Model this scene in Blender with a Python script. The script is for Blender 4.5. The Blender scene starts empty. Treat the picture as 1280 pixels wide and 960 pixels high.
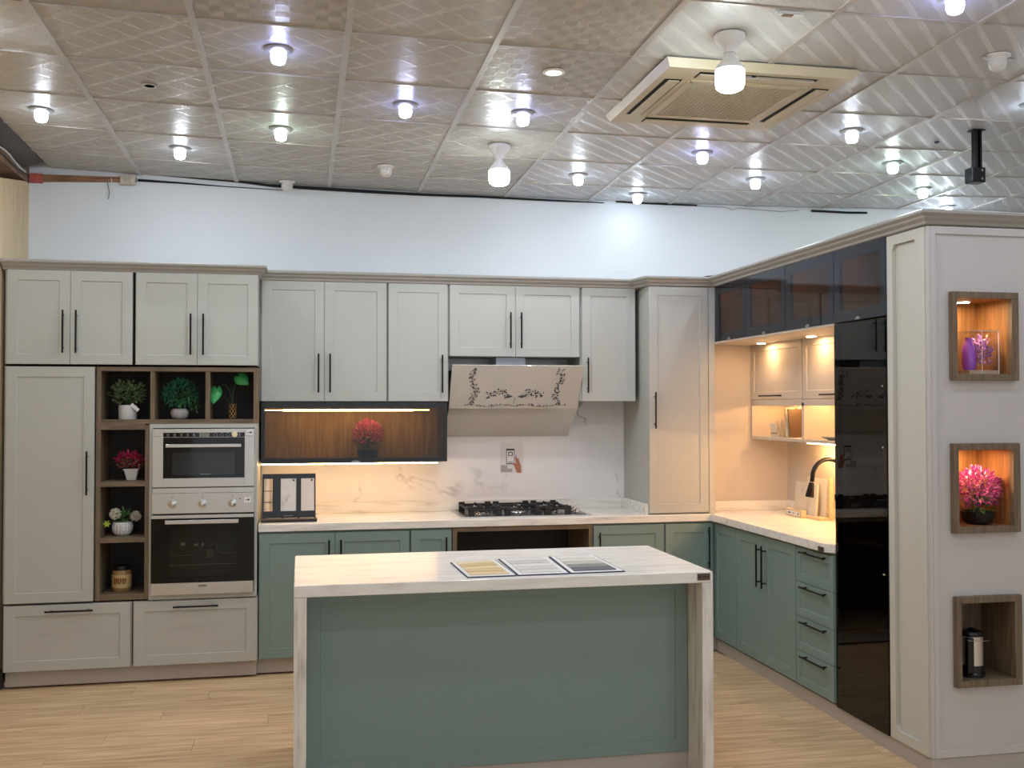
import bpy, math, random
from mathutils import Vector, Matrix
random.seed(7)
S = bpy.context.scene
COL = S.collection
PI = math.pi

# ------------------------------------------------------------------ camera
YAW, PIT, ROL = .2019, .0216, -.0010
Fv = Vector((math.sin(YAW)*math.cos(PIT), math.cos(YAW)*math.cos(PIT), math.sin(PIT)))
Rv = Vector((math.cos(YAW), -math.sin(YAW), 0)); Uv = Rv.cross(Fv)
R2 = Rv*math.cos(ROL)+Uv*math.sin(ROL); U2 = Uv*math.cos(ROL)-Rv*math.sin(ROL)
cam = bpy.data.objects.new('camera', bpy.data.cameras.new('camera')); COL.objects.link(cam)
cm = Matrix((R2, U2, -Fv)).transposed().to_4x4(); cm.translation = Vector((0, -7.019, 1.6193))
cam.matrix_world = cm; cam.data.sensor_width = 36; cam.data.lens = 36*1289/1280
cam.data.clip_start = .05
S.camera = cam
S.cycles.transparent_max_bounces = 32
# ------------------------------------------------------------------ world, exposure
W = bpy.data.worlds.new('world'); S.world = W; W.use_nodes = True
W.node_tree.nodes['Background'].inputs[0].default_value = (.88, .94, 1, 1)
W.node_tree.nodes['Background'].inputs[1].default_value = .75
S.view_settings.view_transform = 'Standard'; S.view_settings.look = 'None'
S.view_settings.exposure = 0.66; S.view_settings.gamma = 1; S.view_settings.use_curve_mapping = False
BULB = 430.0      # radiance of the bulbs' downward lenses
SIDE = 17.0        # radiance of their frosted sides

# ------------------------------------------------------------------ materials
def lin(c):
    return tuple((x/255/12.92 if x/255 <= .04045 else ((x/255+.055)/1.055)**2.4) for x in c)+(1,)
def mat(name, rgb, rough=.5, metal=0, coat=0, spec=.5, noise=0, nscale=8, bump=0, bscale=200, stretch=None, alpha=None):
    m = bpy.data.materials.new(name); m.use_nodes = True
    nt = m.node_tree; b = nt.nodes['Principled BSDF']
    c = lin(rgb); b.inputs['Base Color'].default_value = c
    b.inputs['Roughness'].default_value = rough; b.inputs['Metallic'].default_value = metal
    b.inputs['Coat Weight'].default_value = coat; b.inputs['Specular IOR Level'].default_value = spec
    if noise or bump:
        tc = nt.nodes.new('ShaderNodeTexCoord'); mp = nt.nodes.new('ShaderNodeMapping')
        nt.links.new(tc.outputs['Object'], mp.inputs[0])
        if stretch: mp.inputs['Scale'].default_value = stretch
    if noise:
        n = nt.nodes.new('ShaderNodeTexNoise'); n.inputs['Scale'].default_value = nscale; n.inputs['Detail'].default_value = 6
        nt.links.new(mp.outputs[0], n.inputs[0])
        r = nt.nodes.new('ShaderNodeValToRGB'); r.color_ramp.elements[0].position = .3; r.color_ramp.elements[1].position = .7
        r.color_ramp.elements[0].color = tuple(x*(1-noise) for x in c[:3])+(1,)
        r.color_ramp.elements[1].color = tuple(min(1, x*(1+noise)) for x in c[:3])+(1,)
        nt.links.new(n.outputs[0], r.inputs[0]); nt.links.new(r.outputs[0], b.inputs['Base Color'])
    if bump:
        n2 = nt.nodes.new('ShaderNodeTexNoise'); n2.inputs['Scale'].default_value = bscale
        nt.links.new(mp.outputs[0], n2.inputs[0])
        bp = nt.nodes.new('ShaderNodeBump'); bp.inputs['Strength'].default_value = bump; bp.inputs['Distance'].default_value = .002
        nt.links.new(n2.outputs[0], bp.inputs['Height']); nt.links.new(bp.outputs[0], b.inputs['Normal'])
    return m
def emis(name, rgb, s):
    m = bpy.data.materials.new(name); m.use_nodes = True; nt = m.node_tree
    nt.nodes.remove(nt.nodes['Principled BSDF'])
    e = nt.nodes.new('ShaderNodeEmission'); e.inputs[0].default_value = tuple(rgb)+(1,); e.inputs[1].default_value = s
    nt.links.new(e.outputs[0], nt.nodes['Material Output'].inputs[0]); return m
def glass(name, tint, rough=.0, ior=1.5):
    m = bpy.data.materials.new(name); m.use_nodes = True; nt = m.node_tree
    nt.nodes.remove(nt.nodes['Principled BSDF'])
    t = nt.nodes.new('ShaderNodeBsdfTransparent'); t.inputs[0].default_value = tuple(tint)+(1,)
    g = nt.nodes.new('ShaderNodeBsdfGlossy'); g.inputs['Roughness'].default_value = rough
    f = nt.nodes.new('ShaderNodeFresnel'); f.inputs[0].default_value = ior
    x = nt.nodes.new('ShaderNodeMixShader')
    ge = nt.nodes.new('ShaderNodeNewGeometry'); iv = nt.nodes.new('ShaderNodeMath'); iv.operation = 'SUBTRACT'; iv.inputs[0].default_value = 1
    ml = nt.nodes.new('ShaderNodeMath'); ml.operation = 'MULTIPLY'
    nt.links.new(ge.outputs['Backfacing'], iv.inputs[1]); nt.links.new(iv.outputs[0], ml.inputs[0]); nt.links.new(f.outputs[0], ml.inputs[1])
    nt.links.new(ml.outputs[0], x.inputs[0]); nt.links.new(t.outputs[0], x.inputs[1]); nt.links.new(g.outputs[0], x.inputs[2])
    nt.links.new(x.outputs[0], nt.nodes['Material Output'].inputs[0]); return m
def wood(name, a, b_, axis, rough=.5, scale=6, rnd=0, coat=0, fine=14):
    """grain along axis 0/1/2"""
    m = bpy.data.materials.new(name); m.use_nodes = True; nt = m.node_tree; b = nt.nodes['Principled BSDF']
    b.inputs['Roughness'].default_value = rough; b.inputs['Coat Weight'].default_value = coat
    tc = nt.nodes.new('ShaderNodeTexCoord'); mp = nt.nodes.new('ShaderNodeMapping')
    s = [fine, fine, fine]; s[axis] = 1.0; mp.inputs['Scale'].default_value = s
    nt.links.new(tc.outputs['Object'], mp.inputs[0])
    n = nt.nodes.new('ShaderNodeTexNoise'); n.inputs['Scale'].default_value = scale; n.inputs['Detail'].default_value = 8
    n.inputs['Distortion'].default_value = .4
    if rnd:
        oi = nt.nodes.new('ShaderNodeObjectInfo'); ad = nt.nodes.new('ShaderNodeVectorMath'); ad.operation = 'ADD'
        mu = nt.nodes.new('ShaderNodeVectorMath'); mu.operation = 'SCALE'; mu.inputs[3].default_value = 40
        cb = nt.nodes.new('ShaderNodeCombineXYZ')
        for k in range(3): nt.links.new(oi.outputs['Random'], cb.inputs[k])
        nt.links.new(cb.outputs[0], mu.inputs[0]); nt.links.new(mp.outputs[0], ad.inputs[0]); nt.links.new(mu.outputs[0], ad.inputs[1])
        nt.links.new(ad.outputs[0], n.inputs[0])
    else: nt.links.new(mp.outputs[0], n.inputs[0])
    r = nt.nodes.new('ShaderNodeValToRGB'); r.color_ramp.elements[0].position = .32; r.color_ramp.elements[1].position = .68
    r.color_ramp.elements[0].color = lin(a); r.color_ramp.elements[1].color = lin(b_)
    nt.links.new(n.outputs[0], r.inputs[0])
    if rnd:
        hs = nt.nodes.new('ShaderNodeHueSaturation'); mr = nt.nodes.new('ShaderNodeMapRange')
        mr.inputs[3].default_value = 1-rnd; mr.inputs[4].default_value = 1+rnd
        nt.links.new(oi.outputs['Random'], mr.inputs[0]); nt.links.new(mr.outputs[0], hs.inputs['Value'])
        nt.links.new(r.outputs[0], hs.inputs['Color']); nt.links.new(hs.outputs[0], b.inputs['Base Color'])
    else: nt.links.new(r.outputs[0], b.inputs['Base Color'])
    return m
def veined(name, base, vein, stretch=(1, 1, 1), scale=1.3, rough=.2, width=.03, amount=.7, fog=.06, wscale=.6):
    m = bpy.data.materials.new(name); m.use_nodes = True; nt = m.node_tree; b = nt.nodes['Principled BSDF']
    b.inputs['Roughness'].default_value = rough
    tc = nt.nodes.new('ShaderNodeTexCoord'); mp = nt.nodes.new('ShaderNodeMapping'); mp.inputs['Scale'].default_value = stretch
    mp.inputs['Rotation'].default_value = (.3, .5, .2) if stretch == (1, 1, 1) else (0, 0, 0)
    nt.links.new(tc.outputs['Object'], mp.inputs[0])
    n = nt.nodes.new('ShaderNodeTexNoise'); n.inputs['Scale'].default_value = scale; n.inputs['Detail'].default_value = 7; n.inputs['Distortion'].default_value = wscale
    nt.links.new(mp.outputs[0], n.inputs[0])
    a = nt.nodes.new('ShaderNodeMath'); a.operation = 'SUBTRACT'; a.inputs[1].default_value = .5
    c = nt.nodes.new('ShaderNodeMath'); c.operation = 'ABSOLUTE'
    nt.links.new(n.outputs[0], a.inputs[0]); nt.links.new(a.outputs[0], c.inputs[0])
    mr = nt.nodes.new('ShaderNodeMapRange'); mr.inputs[1].default_value = 0; mr.inputs[2].default_value = width; mr.inputs[3].default_value = amount; mr.inputs[4].default_value = 0
    nt.links.new(c.outputs[0], mr.inputs[0])
    n2 = nt.nodes.new('ShaderNodeTexNoise'); n2.inputs['Scale'].default_value = scale*1.7; n2.inputs['Detail'].default_value = 5
    nt.links.new(mp.outputs[0], n2.inputs[0])
    m3 = nt.nodes.new('ShaderNodeMapRange'); m3.inputs[1].default_value = .45; m3.inputs[2].default_value = .7
    nt.links.new(n2.outputs[0], m3.inputs[0])
    mu = nt.nodes.new('ShaderNodeMath'); mu.operation = 'MULTIPLY'; nt.links.new(mr.outputs[0], mu.inputs[0]); nt.links.new(m3.outputs[0], mu.inputs[1])
    ad = nt.nodes.new('ShaderNodeMath'); ad.operation = 'MULTIPLY_ADD'; ad.inputs[1].default_value = fog
    nt.links.new(m3.outputs[0], ad.inputs[0]); nt.links.new(mu.outputs[0], ad.inputs[2]); ad.use_clamp = True
    mx = nt.nodes.new('ShaderNodeMix'); mx.data_type = 'RGBA'
    mx.inputs[6].default_value = lin(base); mx.inputs[7].default_value = lin(vein)
    nt.links.new(ad.outputs[0], mx.inputs[0]); nt.links.new(mx.outputs[2], b.inputs['Base Color'])
    return m
def ceil_mat(name, kind, c=(186, 180, 172)):
    """pressed foil-faced ceiling tile: pattern drives gloss, relief and a faint tint"""
    m = bpy.data.materials.new(name); m.use_nodes = True; nt = m.node_tree; b = nt.nodes['Principled BSDF']
    L = nt.links.new
    tc = nt.nodes.new('ShaderNodeTexCoord'); sp = nt.nodes.new('ShaderNodeSeparateXYZ'); L(tc.outputs['Object'], sp.inputs[0])
    def M(op, a, b2=None, c2=None):
        n = nt.nodes.new('ShaderNodeMath'); n.operation = op
        for i, v in enumerate((a, b2, c2)):
            if v is None: continue
            if isinstance(v, (int, float)): n.inputs[i].default_value = v
            else: L(v, n.inputs[i])
        return n.outputs[0]
    X, Y = sp.outputs[0], sp.outputs[1]
    def band(v, wl, duty):   # 1 inside a stripe, soft edge
        t = M('FRACT', M('DIVIDE', v, wl)); t = M('ABSOLUTE', M('SUBTRACT', t, .5))
        n = nt.nodes.new('ShaderNodeMapRange'); n.inputs[1].default_value = .5*duty-.02; n.inputs[2].default_value = .5*duty+.02
        n.inputs[3].default_value = 1; n.inputs[4].default_value = 0; L(t, n.inputs[0]); return n.outputs[0]
    d1 = M('ADD', X, Y); d2 = M('SUBTRACT', X, Y)
    if kind == 'hex':
        p = M('MULTIPLY', M('SINE', M('MULTIPLY', X, PI/.05)), M('SINE', M('MULTIPLY', Y, PI/.06)))
        n = nt.nodes.new('ShaderNodeMapRange'); n.inputs[1].default_value = -.12; n.inputs[2].default_value = .12; L(p, n.inputs[0]); pat = n.outputs[0]
    elif kind == 'lattice':
        pat = M('MAXIMUM', band(d1, .21, .16), band(d2, .14, .14))
    elif kind == 'stripe':
        pat = band(d2, .13, .24)
    else:
        pat = M('MULTIPLY', band(d1, .05, .3), band(d2, .05, .3))
    no = nt.nodes.new('ShaderNodeTexNoise'); no.inputs['Scale'].default_value = 60; no.inputs['Detail'].default_value = 3; L(tc.outputs['Object'], no.inputs[0])
    big = nt.nodes.new('ShaderNodeTexNoise'); big.inputs['Scale'].default_value = 1.1; L(tc.outputs['Object'], big.inputs[0])
    f = M('MULTIPLY_ADD', pat, .55, M('MULTIPLY', no.outputs[0], .45))
    r = nt.nodes.new('ShaderNodeValToRGB'); cl = lin(c)
    r.color_ramp.elements[0].color = tuple(x*.84 for x in cl[:3])+(1,); r.color_ramp.elements[1].color = tuple(min(1, x*1.22) for x in cl[:3])+(1,)
    L(f, r.inputs[0])
    hs = nt.nodes.new('ShaderNodeHueSaturation'); oi = nt.nodes.new('ShaderNodeObjectInfo')
    L(M('MULTIPLY_ADD', oi.outputs['Random'], .10, M('MULTIPLY_ADD', big.outputs[0], .2, .85)), hs.inputs['Value'])
    L(r.outputs[0], hs.inputs['Color']); L(hs.outputs[0], b.inputs['Base Color'])
    L(M('MULTIPLY_ADD', pat, -.20, .42), b.inputs['Roughness'])
    b.inputs['Specular IOR Level'].default_value = .6
    bp = nt.nodes.new('ShaderNodeBump'); bp.inputs['Strength'].default_value = .22; bp.inputs['Distance'].default_value = .002
    L(M('MULTIPLY_ADD', no.outputs[0], .6, pat), bp.inputs['Height']); L(bp.outputs[0], b.inputs['Normal'])
    return m

GREY = mat('painted_grey', (179, 180, 174), .42, bump=.08, bscale=90, stretch=(6, 6, 1))
GREYD = mat('painted_grey_edge', (174, 172, 166), .5)
GREY_WARMLIT = mat('painted_grey_warm_lit', (196, 186, 176), .45, bump=.08, bscale=90)  # cabinet grey tinted warm: glow of the strips put into the colour
LILAC = mat('painted_end_panel', (192, 187, 184), .5, bump=.05)
GREEN = mat('painted_sage', (121, 141, 136), .42, bump=.08, bscale=90, stretch=(6, 6, 1))
CROWN = mat('painted_taupe', (164, 162, 158), .4)
PLINTH = mat('plinth_grey', (176, 168, 160), .4)
BLACK = mat('black_metal', (22, 22, 25), .35, .6)
BLK = mat('black_plastic', (14, 14, 16), .3)
IRON = mat('cast_iron', (20, 20, 22), .55)
FRAMEB = mat('dark_frame', (72, 84, 104), .3, .5)
STEEL = mat('brushed_steel', (200, 198, 194), .22, 1, bump=.15, bscale=60, stretch=(1, 40, 40))
CHROME = mat('chrome', (215, 215, 215), .12, 1)
WHITEP = mat('white_plastic', (232, 232, 230), .4)
WALLW = mat('wall_white', (226, 230, 234), .7, noise=.02, nscale=2)
BEIGE = wood('beige_board', (206, 180, 142), (222, 199, 162), 2, .6, 3)
BOARDX = wood('brown_oak_x', (92, 76, 58), (122, 104, 82), 0, .55, 5)
BOARDZ = wood('brown_oak_z', (92, 76, 58), (122, 104, 82), 2, .55, 5)
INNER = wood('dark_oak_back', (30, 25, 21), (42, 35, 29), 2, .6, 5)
NICHE_LIT = wood('niche_oak_lit', (120, 84, 48), (158, 112, 66), 2, .5, 5)  # brown oak brightened and warmed: lamp glow put into the colour
CABIN = wood('cabinet_inside_oak', (136, 98, 68), (158, 116, 82), 2, .5, 4)
FLOORM = wood('floor_oak', (180, 148, 110), (222, 194, 154), 0, .38, 3.2, rnd=.06, fine=12)
COUNTER = veined('counter_stone', (232, 228, 220), (168, 160, 150), (1.2, 9, 9), 2.2, .22, .10, .35, .18, .3)
MARBLE = veined('marble_slab', (230, 226, 224), (120, 116, 114), (1, 1, 1), 1.5, .12, .017, .85, .04, .9)
HOODG = mat('cream_glass', (200, 197, 190), .08, coat=1)
DGLASS = glass('dark_glass', (.34, .33, .33), ior=1.5)
SGLASS = glass('smoked_glass', (.68, .65, .66), ior=1.5)
BGLASS = glass('bronze_glass', (.56, .52, .42), ior=1.45)
OGLASS = glass('oven_glass', (.62, .62, .60), ior=1.4)
CLEAR = glass('clear_acrylic', (.96, .96, .97), ior=1.35)
BGL = mat('black_gloss', (8, 8, 10), .05, spec=.35)
WARM = emis('warm_led', (1, .62, .27), 34)
WARMS = emis('warm_led_strip', (1, .60, .26), 34); WARMS2 = emis('warm_led_sink', (1, .54, .20), 135); WARM3 = emis('warm_led_shelf', (1, .56, .22), 42)
PUCK = emis('puck_led', (1, .62, .30), 170)
PUCKW = emis('puck_led_white', (1, .72, .42), 150)
LEAFG = mat('leaf_green', (74, 118, 66), .5); LEAFD = mat('leaf_teal_green', (56, 128, 92), .5)
LEAFS = mat('leaf_grey_green', (112, 132, 92), .6); LEAFB = mat('leaf_bright', (60, 160, 84), .35)
STEMM = mat('stem_green', (58, 92, 50), .6)
DARK_VOID = mat('dark_void', (12, 12, 13), .8)  # near-black painted for the shade in gaps, slots and holes

# ------------------------------------------------------------------ mesh builder
class MB:
    def __init__(s): s.v = []; s.f = []; s.T = Matrix.Identity(4)
    def add(s, vs, fs):
        k = len(s.v); s.v += [tuple(s.T @ Vector(p)) for p in vs]; s.f += [tuple(k+i for i in f) for f in fs]; return s
    def box(s, x0, x1, y0, y1, z0, z1):
        return s.add([(x0, y0, z0), (x1, y0, z0), (x1, y1, z0), (x0, y1, z0), (x0, y0, z1), (x1, y0, z1), (x1, y1, z1), (x0, y1, z1)],
                     [(0, 3, 2, 1), (4, 5, 6, 7), (0, 1, 5, 4), (1, 2, 6, 5), (2, 3, 7, 6), (3, 0, 4, 7)])
    def prism(s, pts, d0, d1, ax='z'):
        """2D polygon extruded along ax from d0 to d1; pts in the two other axes"""
        n = len(pts)
        def P(a, b, d): return {'z': (a, b, d), 'y': (a, d, b), 'x': (d, a, b)}[ax]
        vs = [P(a, b, d0) for a, b in pts]+[P(a, b, d1) for a, b in pts]
        return s.add(vs, [tuple(range(n-1, -1, -1)), tuple(range(n, 2*n))]+[(i, (i+1) % n, n+(i+1) % n, n+i) for i in range(n)])
    def lathe(s, prof, n=24, c=(0, 0, 0), ax='z', cap=True):
        vs = []
        for r, h in prof:
            for i in range(n):
                a = 2*PI*i/n; p = (r*math.cos(a), r*math.sin(a), h)
                if ax == 'y': p = (p[0], p[2], p[1])
                if ax == 'x': p = (p[2], p[0], p[1])
                vs.append((p[0]+c[0], p[1]+c[1], p[2]+c[2]))
        m = len(prof); fs = []
        for k in range(m-1):
            for i in range(n): fs.append((k*n+i, k*n+(i+1) % n, (k+1)*n+(i+1) % n, (k+1)*n+i))
        if cap: fs += [tuple(range(n-1, -1, -1)), tuple(range((m-1)*n, m*n))]
        return s.add(vs, fs)
    def cyl(s, r, h0, h1, c=(0, 0, 0), ax='z', n=20): return s.lathe([(r, h0), (r, h1)], n, c, ax)
    def tube(s, pts, r, n=8, cap=True):
        pts = [Vector(p) for p in pts]; m = len(pts); rr = r if isinstance(r, (list, tuple)) else [r]*m
        vs = []; up = None
        for i, p in enumerate(pts):
            t = (pts[min(i+1, m-1)]-pts[max(i-1, 0)]).normalized()
            if up is None: up = Vector((0, 0, 1)) if abs(t.z) < .9 else Vector((1, 0, 0))
            a = (up-t*up.dot(t)).normalized(); b = t.cross(a); up = a
            for k in range(n):
                q = p+(a*math.cos(2*PI*k/n)+b*math.sin(2*PI*k/n))*rr[i]; vs.append(tuple(q))
        fs = [(i*n+k, i*n+(k+1) % n, (i+1)*n+(k+1) % n, (i+1)*n+k) for i in range(m-1) for k in range(n)]
        if cap: fs += [tuple(range(n-1, -1, -1)), tuple(range((m-1)*n, m*n))]
        return s.add(vs, fs)
    def sphere(s, r, c, n=16, m=10, sx=1, sz=1):
        pr = [(max(1e-4, r*math.sin(PI*i/m)), -r*math.cos(PI*i/m)*sz) for i in range(m+1)]
        return s.lathe(pr, n, c)
    def leaf(s, p, d, up, L, w, fold=.3):
        p = Vector(p); d = Vector(d).normalized(); side = d.cross(Vector(up))
        if side.length < 1e-3: side = Vector((1, 0, 0))
        side.normalize(); nrm = side.cross(d)
        a = p; b = p+d*L*.45+side*w/2+nrm*w*fold; c = p+d*L; e = p+d*L*.45-side*w/2+nrm*w*fold; mid = p+d*L*.5
        return s.add([tuple(x) for x in (a, b, c, e, mid)], [(0, 1, 4), (1, 2, 4), (2, 3, 4), (3, 0, 4)])
    def build(s, name, m, parent=None, bev=0, smooth=False, label=None, kind=None, loc=None):
        me = bpy.data.meshes.new(name); me.from_pydata(s.v, [], s.f); me.validate(); me.materials.append(m)
        if smooth:
            me.polygons.foreach_set('use_smooth', [True]*len(me.polygons))
            me.set_sharp_from_angle(angle=math.radians(40))
        o = bpy.data.objects.new(name, me); COL.objects.link(o)
        if parent: o.parent = parent
        if bev:
            b = o.modifiers.new('bevel', 'BEVEL'); b.width = bev; b.segments = 2; b.limit_method = 'ANGLE'; b.angle_limit = math.radians(40)
        if label: o['label'] = label
        if kind: o['kind'] = kind
        if loc: o.location = loc
        return o
def thing(name, label, cat, loc=(0, 0, 0), rz=0, group=None):
    o = bpy.data.objects.new(name, None); COL.objects.link(o); o.location = loc; o.rotation_euler = (0, 0, rz)
    o.empty_display_size = .05
    o['label'] = label; o['category'] = cat
    if group: o['group'] = group
    return o
def tag(o, label, cat, group=None, kind=None):
    o['label'] = label; o['category'] = cat
    if group: o['group'] = group
    if kind: o['kind'] = kind
    return o
def struct(o, label=None):
    o['kind'] = 'structure'
    if label: o['label'] = label
    return o
def dup(root, loc, label, group=None, rz=None):
    r = root.copy(); COL.objects.link(r); r.location = loc; r['label'] = label
    if rz is not None: r.rotation_euler = (0, 0, rz)
    if group: r['group'] = group
    for ch in list(root.children):
        c = ch.copy(); COL.objects.link(c); c.parent = r
        for g in list(ch.children):
            d = g.copy(); COL.objects.link(d); d.parent = c
    return r

# ------------------------------------------------------------------ structure
GX, GY, TL = -1.0233, -2.8549, .602
def cz(x, y): return 3.09-.0111*x-.0111*y+.0052*(x-1)**2 if x < 5 else cz(4.999, y)
fl = struct(MB().box(-1.72, 7.6, -11.5, .15, -.12, -.012).build('floor', FLOORM), 'pale oak laminate floor')
rowh = .175
pk = {}
for j in range(22):
    y0 = -4.55+j*rowh; off = [0, .43, .86, .21, .64][j % 5]
    x = -1.70-off
    while x < 4.6:
        a = max(x, -1.695); b = min(x+1.2, 4.6)
        if b-a > .05:
            key = round(b-a, 3)
            if key not in pk:
                h = key/2
                me = MB().box(-h+.0007, h-.0007, .0007, rowh-.0007, -.012, 0)
                o = me.build('floor_plank', FLOORM, fl, bev=.0012); pk[key] = o
            else:
                o = pk[key].copy(); COL.objects.link(o); o.parent = fl
            o.location = ((a+b)/2, y0, 0)
        x += 1.2
MB().box(-1.695, 7.6, -11.5, -4.55, -.012, 0).build('floor_near', FLOORM, fl, kind='stuff')
MB().box(4.6, 7.6, -4.55, .0, -.012, 0).build('floor_side', FLOORM, fl, kind='stuff')

wb = struct(MB().box(-1.72, 7.6, 0, .15, -.1, 3.35).build('wall_back', WALLW), 'white plaster wall above the cabinets')
wl = struct(MB().box(-1.9, -1.70, -11.5, 0, 0, 2.94).build('wall_left', BEIGE), 'pale wood-grain board wall')
struct(MB().box(7.5, 7.65, -11.5, 0, 0, 3.35).build('wall_right', WALLW), 'white wall')
# strip of board that tops out with a slope
MB().prism([(-11.5, 2.935), (-.63, 2.94), (-.07, 3.04), (0, 3.045), (0, 2.94), (-11.5, 2.93)], -1.9, -1.70, 'x').build('board_top', BEIGE, wl)
# marble splashback
bs = struct(MB().box(-.25, 2.2447, -.008, 0, .90, 2.0).build('trim_1', MARBLE), 'white marble splashback with grey veins')

ce = struct(MB().box(-2.6, 7.6, -11.5, .15, 3.36, 3.42).build('ceiling', WALLW), 'suspended ceiling of square pressed tiles between metal tees')
MT = {k: ceil_mat('ceiling_'+k, k, c) for k, c in dict(hex=(174, 166, 157), lattice=(184, 180, 174), stripe=(200, 200, 201), plain=(178, 172, 165)).items()}
def tile_kind(i, j):
    if i >= 4: return 'stripe'
    if i == 3 and j <= 0: return 'hex'
    if j <= -2: return 'hex' if i != 0 else 'plain'
    if j == -1: return 'plain' if i in (0, -1) else 'hex' if i == 1 else 'lattice'
    return 'lattice'
def gv(i, j): return GX+TL*i, GY+.5992*j-.0022*i
AC = (1.516, 2.412, -2.90, -1.995)
for i in range(-1, 13):
    for j in range(-4, 5):
        x0, y0 = gv(i, j); x1, y1 = gv(i+1, j+1)
        if y1 > -.02: y1 = -.022
        if i == -1:
            x0 = -1.575
        g = .004
        vs = []
        for dz in (0, .012):
            for (x, y) in ((x0+g, y0+g), (x1-g, y0+g), (x1-g, y1-g), (x0+g, y1-g)): vs.append((x, y, cz(x, y)+.002+dz+(random.random()*.002 if dz == 0 else 0)))
        MB().add(vs, [(0, 3, 2, 1), (4, 5, 6, 7), (0, 1, 5, 4), (1, 2, 6, 5), (2, 3, 7, 6), (3, 0, 4, 7)]).build('ceiling_tile', MT[tile_kind(i, j)], ce)
far = MB()
far.add([(-1.575, -11.5, cz(-1.575, -5.25)), (7.5, -11.5, cz(4.9, -5.25)), (7.5, gv(0, -4)[1], cz(4.9, -5.25)), (-1.575, gv(0, -4)[1], cz(-1.575, -5.25)),
         (-1.575, -11.5, cz(-1.575, -5.25)+.02), (7.5, -11.5, cz(4.9, -5.25)+.02), (7.5, gv(0, -4)[1], cz(4.9, -5.25)+.02), (-1.575, gv(0, -4)[1], cz(-1.575, -5.25)+.02)],
        [(0, 3, 2, 1), (4, 5, 6, 7), (0, 1, 5, 4), (1, 2, 6, 5), (2, 3, 7, 6), (3, 0, 4, 7)])
far.build('ceiling_far', MT['stripe'], ce, kind='stuff')
TEE = mat('tee_metal', (196, 190, 184), .3, .35); TEE2 = mat('tee_cross', (186, 180, 172), .3, .4)
def strip(pts, w, h, ax):
    b = MB(); n = len(pts); vs = []
    for (x, y) in pts:
        z = cz(x, y)
        for (o_, zz) in ((-w/2, -h), (w/2, -h), (w/2, .010), (-w/2, .010)):
            vs.append((x+o_, y, z+zz) if ax == 'y' else (x, y+o_, z+zz))
    fs = [(k*4+a, k*4+(a+1) % 4, (k+1)*4+(a+1) % 4, (k+1)*4+a) for k in range(n-1) for a in range(4)]
    fs += [(0, 1, 2, 3), tuple((n-1)*4+a for a in (3, 2, 1, 0))]
    return b.add(vs, fs)
for i in range(0, 14):
    pts = [gv(i, j) for j in range(-4, 5)]+[(gv(i, 5)[0], -.025)]
    strip(pts, .026, .005, 'y').build('main_tee', TEE, ce)
for j in range(-4, 5):
    pts = [(-1.575, gv(-1, j)[1])]+[gv(i, j) for i in range(0, 14)]
    strip(pts, .009, .003, 'x').build('cross_tee', TEE2, ce)

# ragged gap where ceiling meets the walls: channel on the left, timber ledge, cables
CH = mat('old_metal_channel', (84, 80, 76), .5, .3, noise=.25, nscale=12)
tr = MB(); vs = []
for y in (-6, -1.05, -.14):
    z = cz(-1.575, y); vs += [(-1.56, y, z+.012), (-1.70, y, z-.035), (-1.71, y, z-.025), (-1.56, y, z+.03)]
fs = [(k*4+a, k*4+(a+1) % 4, (k+1)*4+(a+1) % 4, (k+1)*4+a) for k in range(2) for a in range(4)]+[(0, 1, 2, 3), (11, 10, 9, 8)]
struct(tr.add(vs, fs).build('trim_2', CH), 'dark sloping metal channel beside the ceiling')
RUB = mat('bare_brickwork', (140, 112, 92), .8, noise=.3, nscale=14)
struct(MB().box(-1.9, -1.70, -6, 0, 3.04, 3.4).build('trim_3', RUB), 'rough bare masonry strip above the board')
for k, (r, a) in enumerate(((.006, .0), (.004, .03))):
    pts = [(-1.688+.01*math.sin(y*5+k*2), y, 3.10-a+.012*math.sin(y*9+k)) for y in [-3+.12*i for i in range(25)]]
    tag(MB().tube(pts, r, 6).build('cable', WHITEP if k == 0 else BLACK), ['pale loose cable', 'thin black cable'][k]+' running under the sloping channel at far left', 'cable')
TIM = wood('ledge_timber', (104, 70, 48), (164, 118, 84), 0, .7, 7)
led = thing('timber_ledge', 'narrow brown timber batten at the top left of the white wall', 'batten', (-1.69, 0, 3.05))
b = MB(); b.add([(0, -.03, 0), (.64, -.03, .025), (.64, -.002, .025), (0, -.002, 0), (0, -.03, .045), (.64, -.03, .052), (.64, -.002, .052), (0, -.002, .045)],
      [(0, 3, 2, 1), (4, 5, 6, 7), (0, 1, 5, 4), (1, 2, 6, 5), (2, 3, 7, 6), (3, 0, 4, 7)])
b.build('batten', TIM, led)
MB().box(.0, .075, -.036, -.001, -.006, .05).build('brick_end', mat('red_clay', (186, 92, 78), .7, noise=.2, nscale=30), led, label='red clay brick end')
MB().box(.545, .64, -.034, -.0305, .0, .066).build('plaster_patch', mat('plaster', (190, 180, 166), .8, noise=.25, nscale=40), led)
w1 = MB().tube([(-1.226, -.03, 3.10), (-1.222, -.033, 3.05), (-1.212, -.03, 3.0), (-1.218, -.02, 2.955)], .003, 6).build('wire', mat('grey_wire', (120, 120, 118), .5))
tag(w1, 'short grey wire end hanging from the timber batten', 'wire')
w1 = MB().tube([(-1.20, -.03, 3.09), (-1.195, -.03, 3.04), (-1.17, -.026, 2.985), (-1.15, -.02, 2.955)], .002, 6).build('wire', WHITEP)
tag(w1, 'thin white wire end hanging right of the grey one', 'wire')
def gapline(name, pts, label, r, m):
    return tag(MB().tube(pts, r, 6).build(name, m), label, 'cable')
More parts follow.
